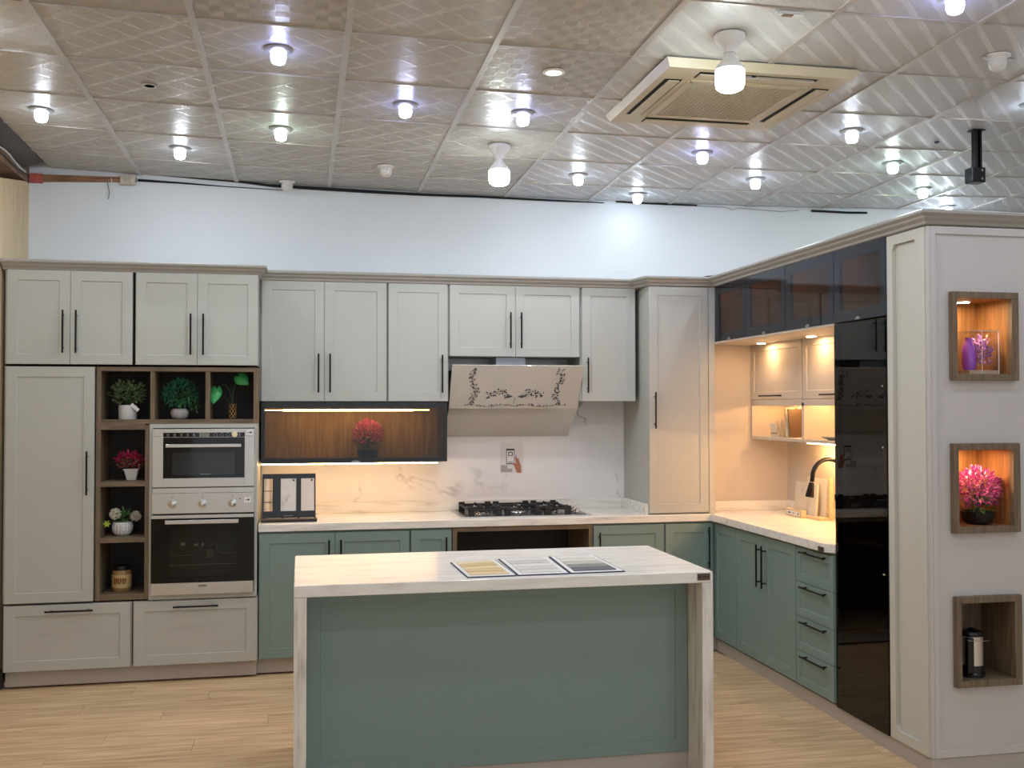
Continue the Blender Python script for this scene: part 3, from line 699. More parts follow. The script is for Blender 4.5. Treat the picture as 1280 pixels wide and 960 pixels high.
# ------------------------------------------------------------------ cooker hood
hd = thing('cooker_hood', 'cream glass slanted cooker hood with dark floral pattern', 'hood', (.953, 0, 0))
P_ = [(-.45, 1.885), (-.29, 1.607), (-.02, 1.412)]
def slab(b, p, q, x0, x1, t):
    d = Vector((q[0]-p[0], q[1]-p[1])).normalized(); n = Vector((-d.y, d.x))
    if n.x < 0: n = -n
    pts = [(p[0], p[1]), (q[0], q[1]), (q[0]+n.x*t, q[1]+n.y*t), (p[0]+n.x*t, p[1]+n.y*t)]
    return b.prism(pts, x0, x1, 'x')
slab(MB(), P_[0], (P_[1][0], P_[1][1]+.002), 0, .877, .008).build('upper_glass', HOODG, hd, bev=.0015)
slab(MB(), P_[1], P_[2], 0, .877, .008).build('lower_glass', HOODG, hd, bev=.0015)
MB().prism([(-.27, 1.60), (-.012, 1.43), (-.012, 1.86), (-.40, 1.86)], .03, .847, 'x').build('body', GREYD, hd)
MB().box(.32, .52, -.27, -.02, 1.86, 2.0-.056).build('duct', mat('duct_steel', (190, 196, 206), .4, .3), hd)
# floral print on the hood
PR = mat('hood_print', (84, 84, 92), .3)
fp = MB(); d = Vector((0, P_[1][0]-P_[0][0], P_[1][1]-P_[0][1])).normalized(); Lh = .32
nrm = Vector((0, d.z, -d.y)); nrm = nrm if nrm.y < 0 else -nrm
def hp(u, v): # u across 0..877, v down from the top edge
    return Vector((u, P_[0][0], P_[0][1]))+d*v+nrm*.0012
def petal(u, v, ang, L, w_):
    pts = []
    for k in range(10):
        t = k/9 if k < 5 else (9-k)/5
        s_ = 1 if k < 5 else -1
        a, c_ = L*t, s_*w_*math.sin(PI*min(1, max(0, t)))
        pts.append(hp(u+a*math.cos(ang)-c_*math.sin(ang), v+a*math.sin(ang)+c_*math.cos(ang)))
    fp.add([tuple(p) for p in pts], [tuple(range(10))])
def stroke(uv, r):
    for i in range(len(uv)-1):
        a, b_ = Vector(uv[i]), Vector(uv[i+1]); n = (b_-a); n = Vector((-n.y, n.x)).normalized()*r
        q = [hp(*(a+n)), hp(*(b_+n)), hp(*(b_-n)), hp(*(a-n))]; fp.add([tuple(p) for p in q], [(0, 1, 2, 3)])
rr = random.Random(3)
for sx in (1, -1):
    def U(x): return .437+sx*x
    # side garland
    g = [(U(.285+.018*math.sin(t*7)), .035+.24*t) for t in [i/14 for i in range(15)]]
    stroke(g, .0011)
    for i, (u, v) in enumerate(g):
        for _ in range(4):
            petal(u+rr.uniform(-.02, .02), v+rr.uniform(-.008, .008), rr.uniform(0, 2*PI), rr.uniform(.013, .032), rr.uniform(.003, .006))
    # middle sprays
    g = [(U(.015+.17*t), .235-.035*math.sin(t*3.1)-.01*t) for t in [i/10 for i in range(11)]]
    stroke(g, .0012)
    petal(U(.02), .232, PI if sx < 0 else 0, .065, .011)
    for i, (u, v) in enumerate(g[3:]):
        for _ in range(4): petal(u, v+rr.uniform(-.02, .03), rr.uniform(0, 2*PI), rr.uniform(.012, .030), rr.uniform(.003, .007))
    g = [(U(.01+.33*t), .303-.008*math.sin(t*9)) for t in [i/16 for i in range(17)]]
    stroke(g, .0010)
    for u, v in g:
        petal(u, v, rr.uniform(PI*.9, PI*2.1), rr.uniform(.014, .030), rr.uniform(.003, .007))
stroke([(.437, .24), (.43, .28)], .0016)
fp.build('floral_print', PR, hd)

# ------------------------------------------------------------------ sticker on the splashback
sk = thing('wall_sticker', 'small square sticker on the splashback showing a hand holding a phone', 'sticker', (1.351, -.0082, 1.158))
MB().box(0, .163, -.0012, 0, 0, .208).build('sheet', mat('sticker_sheet', (216, 210, 208), .3), sk)
MB().box(.043, .101, -.0018, -.0012, .061, .167).build('phone', BLK, sk)
MB().box(.047, .097, -.0022, -.0018, .068, .155).build('screen', WHC, sk)
MB().box(.054, .090, -.0024, -.0022, .074, .078).box(.056, .062, -.0024, -.0022, .118, .146).box(.082, .088, -.0024, -.0022, .118, .146).box(.062, .082, -.0024, -.0022, .140, .146).box(.062, .082, -.0024, -.0022, .118, .122).build('mark', TXT, sk)
MB().prism([(.150, 0), (.118, 0), (.098, .05), (.085, .06), (.088, .070), (.112, .066), (.104, .10), (.112, .125), (.120, .095), (.128, .105), (.134, .08), (.146, .05)], -.0026, -.0018, 'y').build('hand', mat('hand_print', (176, 112, 84), .4), sk)
MB().box(.004, .05, -.0018, -.0012, .006, .055).box(.0505, .085, -.0018, -.0012, .006, .03).build('grey_patch', mat('grey_print', (170, 160, 158), .4), sk)

# ------------------------------------------------------------------ hob
hb = thing('gas_hob', 'five-burner black gas hob with cast iron grates set in the worktop', 'hob', (1.003, -.51, .9062))
wh, dh = .86, .485
MB().box(0, wh, 0, dh, 0, .008).build('tray', STEEL, hb, bev=.002)
MB().box(.03, wh-.03, .025, dh-.02, .008, .011).build('plate', mat('dark_steel', (60, 60, 62), .25, .8), hb)
def burner(x, y, r):
    bb = MB().lathe([(r*1.25, .011), (r*1.2, .016), (r, .018), (r, .026), (r*.7, .028)], 20, (x, y, 0)).build('burner', CHROME, hb, smooth=True)
    MB().lathe([(r*.85, .028), (r*.9, .034), (r*.6, .037)], 20, (x, y, 0)).build('burner_cap', IRON, bb, smooth=True)
for x, y, r in ((.16, .13, .035), (.16, .35, .03), (.41, .24, .052), (.64, .13, .03), (.64, .35, .035)): burner(x, y, r)
def grate(x0, x1, y0, y1, cx_, cys):
    b = MB(); h0, h1, r = .040, .052, .0055
    for (a, c_, e, f_) in ((x0, x1, y0, y0+.012), (x0, x1, y1-.012, y1), (x0, x0+.012, y0, y1), (x1-.012, x1, y0, y1)): b.box(a, c_, e, f_, h0, h1)
    for cy_ in cys:
        for (dx, dy) in ((1, 0), (-1, 0), (0, 1), (0, -1)):
            ex = x1-.006 if dx > 0 else x0+.006 if dx < 0 else cx_
            ey = min(y1-.006, cy_+.11) if dy > 0 else max(y0+.006, cy_-.11) if dy < 0 else cy_
            sx_, sy_ = cx_+dx*.025, cy_+dy*.025
            b.box(min(sx_, ex)-(.005 if dy else 0), max(sx_, ex)+(.005 if dy else 0), min(sy_, ey)-(.005 if dx else 0), max(sy_, ey)+(.005 if dx else 0), h0, h1+.008)
    for px in (x0+.001, x1-.041):
        for py in (y0+.001, y1-.018): b.box(px, px+.04, py, py+.016, .011, h1+.012)
    return b.build('grate', IRON, hb, bev=.002)
grate(.05, .27, .03, .455, .16, (.13, .35)); grate(.285, .535, .03, .455, .41, (.24,)); grate(.55, .73, .03, .455, .64, (.13, .35))
for k in range(4):
    kb = MB().lathe([(.019, .011), (.019, .016), (.015, .018), (.014, .036), (.011, .038)], 16, (.785, .10+k*.085, 0)).build('knob', CHROME, hb, smooth=True)
    MB().box(.783, .787, .088+k*.085, .112+k*.085, .038, .042).build('knob_grip', BLK, kb)

# ------------------------------------------------------------------ microwave and oven
mw = thing('microwave_oven', 'built-in stainless steel microwave above the oven', 'microwave', (-.857, YT-.031, 1.142))
MB().box(0, .584, 0, .40, 0, .345).build('body', STEEL, mw, bev=.002)
MB().box(0, .060, -.006, -.0005, 0, .300).box(.527, .584, -.006, -.0005, 0, .300).box(.060, .527, -.006, -.0005, 0, .052).build('door_trim', STEEL, mw, bev=.001)
MB().box(0, .060, -.006, -.0005, .302, .345).box(.527, .584, -.006, -.0005, .302, .345).box(.060, .527, -.006, -.0005, .322, .345).build('top_trim', STEEL, mw, bev=.001)
cp = MB().box(.060, .527, -.0055, -.0005, .296, .322).build('control_panel', BGL, mw)
MB().box(.265, .323, -.0062, -.0055, .298, .320).build('display', mat('lcd', (118, 124, 112), .3), cp)
icon = mat('icon_print', (150, 150, 152), .4)
b = MB()
for k, x in enumerate((.080, .118, .156, .192, .228)): b.box(x, x+.014, -.0061, -.0055, .313, .315).box(x, x+.012, -.0061, -.0055, .308, .310).box(x, x+.015, -.0061, -.0055, .302, .304)
b.build('icons', icon, cp)
for x in (.358, .394, .430):
    MB().lathe([(.009, -.0062), (.0105, -.0062), (.0105, -.0055), (.009, -.0055), (.009, -.0062)], 18, (x, 0, .308), 'y', cap=False).build('button_ring', icon, cp)
MB().lathe([(.001, -.0085), (.016, -.008), (.018, -.0056)], 20, (.468, 0, .311), 'y').build('round_label', mat('gold_label', (232, 214, 180), .25), cp)
b = MB().box(.492, .504, -.0061, -.0055, .312, .314).box(.497, .499, -.0061, -.0055, .301, .318).box(.492, .504, -.0061, -.0055, .304, .306).build('mark', icon, cp)
gp = MB().box(.060, .527, -.0055, -.0005, .053, .294).build('door_glass', BGL, mw)
MB().box(.112, .470, -.0058, -.0055, .070, .205).build('window', mat('tinted_window', (38, 40, 42), .07, spec=.4), gp)
MB().box(.272, .330, -.0062, -.0058, .074, .0765).build('lettering', icon, gp)
hb2 = MB().box(.077, .509, -.040, -.028, .236, .256).build('handle', STEEL, mw, bev=.002)
MB().box(.095, .110, -.028, -.006, .240, .252).box(.476, .491, -.028, -.006, .240, .252).build('bracket', STEEL, hb2)
def qsticker(parent, x, z, y):
    s_ = MB().box(x, x+.040, y-.0008, y, z, z+.032).build('sticker', WHC, parent, label='white sticker with arrow mark')
    MB().box(x+.006, x+.022, y-.0014, y-.0008, z+.014, z+.017).prism([(x+.022, z+.007), (x+.034, z+.0155), (x+.022, z+.024)], y-.0014, y-.0008, 'y').build('mark', TXT, s_)
qsticker(mw, .536, .306, -.006)
MB().box(0, .584, -.002, .02, -.036, -.006).build('lower_trim', STEEL, mw, bev=.001)

ov = thing('built_in_oven', 'built-in stainless steel oven with three knobs and black glass door', 'oven', (-.862, YT-.031, .507))
MB().box(.006, .582, .03, .50, .02, .595).build('body', mat('oven_body', (70, 70, 70), .5, .5), ov)
cp = MB().box(.002, .590, -.004, .030, .478, .598).build('control_panel', STEEL, ov, bev=.002)
for k, x in enumerate((.120, .290, .463)):
    kb = MB().lathe([(.026, -.006), (.026, -.009), (.020, -.010), (.019, -.032), (.016, -.034)], 24, (x, 0, .536), 'y').build('knob', STEEL, cp, smooth=True)
    MB().box(x-.0022, x+.0022, -.038, -.034, .522, .553).build('pointer', CHROME, kb)
    b = MB()
    for a in range(8):
        t = a*PI/4; b.cyl(.0018, -.005, -.0035, (x+.034*math.sin(t), 0, .536+.034*math.cos(t)), 'y', 8)
    b.cyl(.003, -.005, -.0035, (x, 0, .577), 'y', 8); b.build('dial_marks', TXT, kb)
MB().cyl(.004, -.006, -.004, (.505, 0, .56), 'y', 12).build('indicator', TXT, cp)
qsticker(cp, .530, .538, -.004)
MB().box(.0, .588, -.012, .028, .450, .470).build('door_top_trim', STEEL, ov, bev=.0015)
# door: black glass ring with real window into a cavity with racks
gd = MB().box(0, .588, -.010, .012, .072, .100).box(0, .588, -.010, .012, .400, .4495).box(0, .098, -.010, .012, .100, .400).box(.498, .588, -.010, .012, .100, .400).build('door_glass', BGL, ov)
MB().box(.098, .498, -.008, -.003, .100, .400).build('window', OGLASS, gd)
OC = mat('oven_cavity', (80, 84, 80), .5, .2)
MB().box(.085, .510, .029, .0295, .085, .415).build('cavity_back', OC, gd)
b = MB()
b.tube([(.10, .02, .225), (.24, .02, .230), (.275, .02, .240), (.285, .02, .29), (.30, .02, .293)], .002, 6)
b.tube([(.32, .02, .293), (.325, .02, .27), (.335, .02, .27), (.34, .02, .293), (.37, .02, .293), (.375, .02, .25), (.40, .02, .235), (.495, .02, .237)], .002, 6)
b.tube([(.10, .02, .17), (.49, .02, .172)], .003, 6)
for k in range(9): b.tube([(.12+k*.043, .014, .165), (.13+k*.043, .014, .176)], .002, 6)
b.build('rack', CHROME, gd, label='chrome wire rack')
MB().box(.312, .352, .016, .018, .21, .26).build('hang_tag', mat('paper_tag', (120, 128, 118), .6), gd)
MB().box(.165, .190, .016, .018, .285, .305).box(.24, .265, .016, .018, .283, .295).box(.285, .297, .015, .018, .28, .298).build('paper_label', mat('paper_label', (196, 192, 176), .6), gd)
bt = MB().box(0, .586, -.010, .012, 0, .070).build('lower_trim', STEEL, ov, bev=.0015)
MB().box(.265, .320, -.0107, -.010, .044, .046).box(.270, .315, -.0107, -.010, .049, .0535).build('lettering', TXT, bt)
h_ = MB().box(.082, .502, -.050, -.036, .420, .444).build('handle', STEEL, ov, bev=.003)
MB().box(.10, .115, -.036, -.010, .425, .440).box(.470, .485, -.036, -.010, .425, .440).build('bracket', STEEL, h_)

# ------------------------------------------------------------------ plants and shelf objects
def bush(mb, c_, rx, ry, rz_, n, L, w_, hollow=.4, seed=1, down=0):
    r = random.Random(seed)
    for _ in range(n):
        while True:
            p = Vector((r.uniform(-1, 1), r.uniform(-1, 1), r.uniform(-.75, 1)))
            if hollow < p.length < 1: break
        d = Vector((p.x, p.y, p.z*.7+.25-down))+Vector((r.uniform(-.5, .5), r.uniform(-.5, .5), r.uniform(-.4, .4)))
        mb.leaf((c_[0]+p.x*rx, c_[1]+p.y*ry, c_[2]+p.z*rz_), d, (r.uniform(-.3, .3), r.uniform(-.3, .3), 1), L*r.uniform(.7, 1.2), w_*r.uniform(.7, 1.2))
    return mb
def stems(mb, base_, c_, rx, rz_, n, seed=1, r0=.0014):
    r = random.Random(seed)
    for _ in range(n):
        a = r.uniform(0, 2*PI); q = r.uniform(.3, .9)
        e = Vector((c_[0]+rx*q*math.cos(a), c_[1]+rx*q*math.sin(a), c_[2]+r.uniform(-.1, .5)*rz_)); s_ = Vector(base_)
        mb.tube([s_, s_.lerp(e, .5)+Vector((0, 0, .006)), e], r0, 5)
    return mb
ZS = 1.543
SY = -.47
POTW = mat('white_ceramic', (214, 212, 210), .35); POTG = mat('grey_stone_pot', (178, 170, 168), .7, noise=.12, nscale=60)
SOIL = mat('soil', (40, 32, 26), .9)
# 1 grey-green bush
p = thing('potted_plant', 'grey-green leafy plant in white cylinder pot with a tag, left top shelf bay', 'plant', (-1.021, SY, ZS))
MB().lathe([(.050, 0), (.053, .006), (.0535, .084), (.048, .086), (.048, .070)], 28).build('pot', POTW, p, smooth=True)
MB().lathe([(.001, .070), (.047, .070)], 20).build('soil', SOIL, p)
bush(MB(), (0, 0, .155), .098, .07, .072, 330, .030, .016, .35, 3).build('foliage', LEAFS, p, kind='stuff')
stems(MB(), (0, 0, .07), (0, 0, .15), .07, .05, 14, 3).build('stem', STEMM, p)
b = MB(); b.T = Matrix.Translation((.048, -.052, .072)) @ Matrix.Rotation(math.radians(42), 4, 'Y'); b.box(-.028, .028, -.001, .001, -.010, .010)
b.build('tag', WHC, p, label='small paper tag')
# 2 round bush
p = thing('potted_plant', 'dense green plant in round grey stone pot, middle top shelf bay', 'plant', (-.722, SY, ZS))
MB().lathe([(.030, 0), (.046, .012), (.054, .034), (.050, .054), (.036, .064), (.032, .060)], 28).build('pot', POTG, p, smooth=True)
bush(MB(), (0, 0, .150), .100, .08, .088, 620, .026, .010, .45, 5, .25).build('foliage', LEAFD, p, kind='stuff')
bush(MB(), (.085, -.02, .085), .025, .03, .045, 50, .024, .009, .1, 8, .6).build('foliage', LEAFG, p, kind='stuff')
stems(MB(), (0, 0, .055), (0, 0, .15), .08, .06, 18, 4).build('stem', STEMM, p)
# 3 big-leaf plant in gold lattice vase
p = thing('potted_plant', 'large-leaved plant in gold and black lattice vase, right top shelf bay', 'plant', (-.411, SY, ZS))
MB().lathe([(.019, 0), (.021, .003), (.021, .092), (.019, .094), (.018, .088)], 24).build('vase', BLK, p, smooth=True)
b = MB(); GOLD = mat('gold', (226, 176, 106), .3, .8)
for s_ in (1, -1):
    for k in range(7):
        pts = [(.0215*math.cos(a), .0215*math.sin(a), z) for a, z in [(2*PI*k/7+s_*t*2.6, .002+.090*t) for t in [i/12 for i in range(13)]]]
        b.tube(pts, .0013, 5)
b.build('lattice', GOLD, p, label='gold diamond lattice')
def bigleaf(parent, c_, ux, uy, L, w_, m, curl=.25):
    """heart-shaped leaf; c_ stem joint, ux along the leaf, uy across"""
    ux = Vector(ux).normalized(); uy = Vector(uy); uy = (uy-ux*uy.dot(ux)).normalized(); n = ux.cross(uy)
    prof_ = [(-.22, .30), (-.12, .62), (.1, .95), (.35, 1), (.6, .74), (.82, .36), (1, .0)]
    ctr = []; lft = []; rgt = []
    C_ = Vector(c_)
    for t, ww in prof_:
        mid_t = max(t, 0)
        base_p = C_+ux*L*t-n*curl*L*(t*t)*.5
        ctr.append(C_+ux*L*mid_t-n*curl*L*(mid_t**2)*.5); 
        lft.append(base_p+uy*ww*w_/2+n*.10*w_*ww-n*.12*w_*ww*ww); rgt.append(base_p-uy*ww*w_/2+n*.10*w_*ww-n*.12*w_*ww*ww)
    vs = ctr+lft+rgt; k = len(prof_); fs = []
    for i in range(k-1): fs += [(i, i+1, k+i+1, k+i), (i, 2*k+i, 2*k+i+1, i+1)]
    o = MB().add([tuple(v) for v in vs], fs).build('leaf', m, parent, smooth=True)
    o.modifiers.new('thick', 'SOLIDIFY').thickness = .0012
    return o
LJ = [((-.095, -.03, .185), (-.15, -.5, -.9), (1, 0, -.1), .105, .078), ((.035, -.03, .262), (.75, -.35, -.62), (.6, .2, .8), .085, .085)]
for c_, ux, uy, L, w_ in LJ: bigleaf(p, c_, ux, uy, L, w_, LEAFB)
b = MB(); b.tube([(0, 0, .08), (-.015, 0, .17), (-.045, -.01, .215), (-.095, -.03, .187)], .0016, 6)
b.tube([(0, 0, .08), (.004, 0, .17), (.018, -.01, .23), (.035, -.03, .262)], .0016, 6)
b.tube([(0, 0, .08), (-.004, .01, .15), (-.010, .02, .21)], .0012, 5).tube([(0, 0, .08), (-.03, .01, .12), (-.055, .02, .145)], .0012, 5)
b.build('stem', STEMM, p)
# 4 pink flowers
p = thing('potted_plant', 'red-pink flowers in small square tapered white pot, column shelf', 'plant', (-.995, SY, 1.1785))
b = MB(); q0, q1, hh = .026, .040, .064
b.add([(-q0, -q0, 0), (q0, -q0, 0), (q0, q0, 0), (-q0, q0, 0), (-q1, -q1, hh), (q1, -q1, hh), (q1, q1, hh), (-q1, q1, hh)], [(0, 3, 2, 1), (4, 5, 6, 7), (0, 1, 5, 4), (1, 2, 6, 5), (2, 3, 7, 6), (3, 0, 4, 7)])
b.box(-.043, .043, -.043, .043, hh-.004, hh+.004); b.build('pot', POTW, p, bev=.002)
bush(MB(), (-.01, 0, .115), .078, .055, .045, 190, .032, .014, .2, 11).build('blossom', mat('magenta', (190, 40, 92), .5), p, kind='stuff')
bush(MB(), (-.01, -.01, .088), .07, .05, .025, 60, .034, .009, .2, 12).build('foliage', LEAFG, p, kind='stuff')
bush(MB(), (-.01, -.02, .10), .08, .04, .03, 22, .022, .008, .4, 13).build('blossom', mat('pale_pink', (226, 190, 186), .5), p, kind='stuff')
# 5 white flowers in ribbed pot
p = thing('potted_plant', 'white round flowers in ribbed white bowl, lower column shelf', 'plant', (-1.046, SY, .8495-.0))
b = MB(); n = 36; prr = [(.034, 0), (.048, .012), (.056, .034), (.057, .056), (.053, .078), (.052, .080), (.048, .078), (.044, .06)]
vs = []
for r_, h in prr:
    for i in range(n):
        a = 2*PI*i/n; q = r_*(1+(.05 if i % 2 else -.02)) if h < .078 else r_
        vs.append((q*math.cos(a), q*math.sin(a), h))
fs = [(k*n+i, k*n+(i+1) % n, (k+1)*n+(i+1) % n, (k+1)*n+i) for k in range(len(prr)-1) for i in range(n)]+[tuple(range(n-1, -1, -1)), tuple(range((len(prr)-1)*n, len(prr)*n))]
b.add(vs, fs).build('pot', POTW, p)
FW = mat('white_petals', (232, 228, 206), .5); FW2 = mat('cream_petals', (206, 200, 184), .6)
def rose(parent, c_, r_, m, seed):
    b = MB(); rs = random.Random(seed)
    for k in range(60):
        t = math.acos(1-2*(k+.5)/60); ph = k*2.399
        d_ = Vector((math.sin(t)*math.cos(ph), math.sin(t)*math.sin(ph), math.cos(t)))
        b.leaf(Vector(c_)+d_*r_*.45, d_+Vector((rs.uniform(-.3, .3),)*3), (.2, .4, 1), r_*.62, r_*.7, .5)
    b.sphere(r_*.6, c_, 10, 6)
    b.build('flower', m, parent)
rose(p, (-.040, -.01, .128), .036, FW, 1); rose(p, (.075, -.01, .112), .033, FW2, 2)
bush(MB(), (.01, 0, .105), .05, .04, .04, 70, .034, .014, .1, 21).build('foliage', LEAFG, p, kind='stuff')
stems(MB(), (0, 0, .06), (.02, 0, .11), .06, .02, 6, 5).tube([(0, 0, .07), (-.05, -.01, .09), (-.085, -.02, .078)], .0015, 5).build('stem', STEMM, p)
b = MB()
for k in range(6): b.leaf((-.085, -.02, .072), (math.cos(k*1.05), -.4, math.sin(k*1.05)), (0, -1, 0), .026, .016)
b.build('flower', mat('lime_petals', (200, 214, 84), .5), p, label='yellow-green blossom')
# 6 jar
p = thing('candle_jar', 'glass candle jar with black lid and cream printed label, bottom shelf', 'jar', (-1.050, SY+.01, .5175))
MB().lathe([(.052, 0), (.056, .006), (.056, .112), (.048, .124), (.046, .124)], 28).build('glass', mat('amber_wax', (150, 120, 76), .25, coat=.6), p, smooth=True)
MB().lathe([(.047, .124), (.050, .126), (.050, .150), (.020, .156), (.008, .158)], 28).build('lid', BLK, p, smooth=True)
lb = MB().lathe([(.0566, .022), (.0566, .100)], 32, cap=False).build('label', mat('cream_label', (196, 168, 116), .5), p)
lt = MB(); LAB = mat('label_print', (128, 76, 44), .5)
for k, a in enumerate([-2.25, -2.0, -1.78, -1.55, -1.32, -1.1]):
    for (da, z0, z1) in ((0, .045, .080), (.08, .045+.012*(k % 2), .080)):
        t = a+da; x, y = .0571*math.cos(t), .0571*math.sin(t); tx, ty = -math.sin(t)*.003, math.cos(t)*.003
        lt.add([(x-tx, y-ty, z0), (x+tx, y+ty, z0), (x+tx, y+ty, z1), (x-tx, y-ty, z1)], [(0, 1, 2, 3)])
lt.build('lettering', LAB, lb)

# sample stand on the worktop, left
ss = thing('sample_stand', 'black folding stand of stone samples on the worktop beside the ovens', 'sample stand', (-.235, -.50, .9062))
MB().box(-.005, .335, 0, .14, 0, .014).build('base', BLK, ss, bev=.001)
MB().box(-.005, .335, -.002, .022, .0142, .022).build('lip', mat('brown_lip', (98, 78, 62), .5), ss)
b = MB(); b.T = Matrix.Translation((0, .105, .014)) @ Matrix.Rotation(math.radians(-12), 4, 'X')
H = .280; ww = .328
b.box(0, ww, 0, .010, 0, .045).box(0, ww, 0, .010, H-.03, H).box(0, .010, 0, .010, .045, H-.03).box(ww-.008, ww, 0, .010, .045, H-.03).box(.208, .238, 0, .010, .045, H-.03).box(.062, .113, 0, .010, .045, H-.03)
b.build('back_frame', BLK, ss)
for (x0, x1, m_) in ((.113, .208, veined('sample_stone', (222, 214, 204), (150, 140, 132), (4, 4, 2), 4, .3, .06, .6)), (.238, .320, mat('sample_beige', (224, 212, 198), .4))):
    b2 = MB(); b2.T = b.T; b2.box(x0, x1, .003, .008, .045, H-.03); o = b2.build('sample', m_, ss)
    b3 = MB(); b3.T = b.T; b3.box(x1-.022, x1-.010, .0022, .003, H-.046, H-.036); b3.build('mark', TXT, o)
for k in range(3):
    b2 = MB(); b2.T = b.T; b2.box(.012+k*.018, .012+k*.018+[.006, .008, .010][k], .003, .008, .04, H-.03); b2.build('sample_strip', [GREYD, WHC, mat('tan_strip', (196, 160, 124), .5)][k], ss)
for z in (.10, .17): 
    b2 = MB(); b2.T = b.T; b2.box(.0, .062, -.001, .002, z, z+.004); b2.build('cross_bar', BLK, ss)
for k in range(3): MB().box(.03+k*.10, .115+k*.10, .03, .075, .0142, .019).build('sample_chip', mat('chip_%d' % k, [(222, 190, 160), (206, 178, 150), (228, 206, 184)][k], .4), ss)
MB().box(.13, .19, .097, .099, .028, .031).build('lettering', icon, ss)

# pink bush standing in for a reflection in the smoked box, bowl of pink flowers in niche
def pink(label, loc, s_, seed):
    p = thing('flower_arrangement', label, 'flowers', loc)
    MB().lathe([(.050*s_, 0), (.060*s_, .010*s_), (.070*s_, .055*s_), (.066*s_, .058*s_), (.062*s_, .05*s_)], 30).build('bowl', BLK, p, smooth=False)
    b = MB()
    for k in range(30):
        a = 2*PI*k/30; b.tube([(.0595*s_*math.cos(a), .0595*s_*math.sin(a), .008*s_), (.0705*s_*math.cos(a), .0705*s_*math.sin(a), .054*s_)], .0018*s_, 4)
    b.build('ribs', BLK, p)
    c_ = (0, 0, .165*s_)
    bush(MB(), c_, .098*s_, .072*s_, .082*s_, int(420), .030*s_, .012*s_, .55, seed).build('blossom', mat('pink_petals', (222, 96, 176), .5), p, kind='stuff')
    bush(MB(), c_, .094*s_, .07*s_, .080*s_, 160, .028*s_, .010*s_, .6, seed+1).build('blossom', mat('pale_pink_petals', (240, 176, 200), .5), p, kind='stuff')
    bush(MB(), (0, 0, .12*s_), .092*s_, .062*s_, .05*s_, 150, .028*s_, .010*s_, .4, seed+2).build('blossom', mat('purple_petals', (150, 60, 130), .5), p, kind='stuff')
    bush(MB(), (0, -.02*s_, .085*s_), .055*s_, .045*s_, .035*s_, 80, .045*s_, .012*s_, .1, seed+3).build('foliage', LEAFG, p, kind='stuff')
    stems(MB(), (0, 0, .05*s_), c_, .07*s_, .05*s_, 16, seed, .0012).build('stem', STEMM, p)
    return p
pink('pink flower bush in dark bowl standing in for a reflection in the smoked-glass box', (.432, -.17, 1.2785), .98, 31)
pink('bright pink flowers in dark ribbed bowl in the middle niche', (3.000, -2.862, 1.0870), 1.0, 41)

# niche 1: acrylic box with purple vase
ab = thing('acrylic_box', 'clear acrylic box holding a purple gift bottle and lilac flowers, top niche', 'box', (2.995, -2.865, 1.7606))
w_, d_, h_ = .150, .12, .195; t = .003
MB().box(-w_/2, w_/2, -d_/2, -d_/2+t, 0, h_).box(-w_/2, w_/2, d_/2-t, d_/2, 0, h_).box(-w_/2, -w_/2+t, -d_/2+t, d_/2-t, 0, h_).box(w_/2-t, w_/2, -d_/2+t, d_/2-t, 0, h_).box(-w_/2+t, w_/2-t, -d_/2+t, d_/2-t, h_-t, h_).build('walls', CLEAR, ab)
MB().box(-w_/2, w_/2, -d_/2, -d_/2+t+.001, h_-.003, h_+.001).box(w_/2-.002, w_/2+.001, -d_/2-.001, -d_/2+.003, 0, h_).box(-.012, -.009, -d_/2-.001, -d_/2, 0, h_).build('edge', mat('acrylic_edge', (214, 200, 196), .2), ab)
MB().box(-w_/2+t, w_/2-t, -d_/2+t, d_/2-t, 0, .018).build('base', mat('beige_base', (176, 156, 130), .5), ab)
MB().lathe([(.022, .018), (.030, .03), (.030, .12), (.020, .135), (.014, .16), (.016, .165)], 24, (-.042, -.01, 0)).build('bottle', mat('violet_glass', (150, 70, 190), .15, coat=1), ab, smooth=True, label='shiny violet bottle')
bush(MB(), (.022, 0, .10), .042, .035, .07, 170, .026, .016, .2, 51).build('blossom', mat('lilac_petals', (206, 158, 216), .5), ab, kind='stuff')
bush(MB(), (.03, -.01, .09), .045, .03, .05, 60, .022, .010, .2, 52).build('blossom', mat('violet_petals', (128, 78, 170), .5), ab, kind='stuff')
bush(MB(), (.045, -.01, .12), .022, .03, .05, 36, .022, .012, .2, 53).build('blossom', mat('peach_petals', (238, 190, 170), .5), ab, kind='stuff')
# niche 3: steel urn
ur = thing('thermos_urn', 'small stainless steel urn with black base and lid in the bottom niche', 'urn', (2.955, -2.87, .4122))
MB().lathe([(.056, 0), (.056, .012), (.050, .018), (.050, .05)], 28).build('base', BLK, ur, smooth=True)
MB().lathe([(.0485, .05), (.0485, .178)], 28, cap=True).build('body', mat('urn_steel', (206, 196, 182), .32, .6), ur, smooth=True)
MB().lathe([(.050, .178), (.052, .186), (.046, .198), (.020, .204), (.008, .212)], 28).build('lid', BLK, ur, smooth=True)
MB().box(-.056, -.026, -.056, -.030, .02, .176).build('tap_column', BLK, ur, bev=.003)
b = MB(); b.tube([(.048*math.cos(a)*1.5, -.03+.045*math.sin(a), .172-.006*math.sin(-a)) for a in [PI*k/10-PI for k in range(11)]], .0014, 6)
b.build('handle', CHROME, ur)

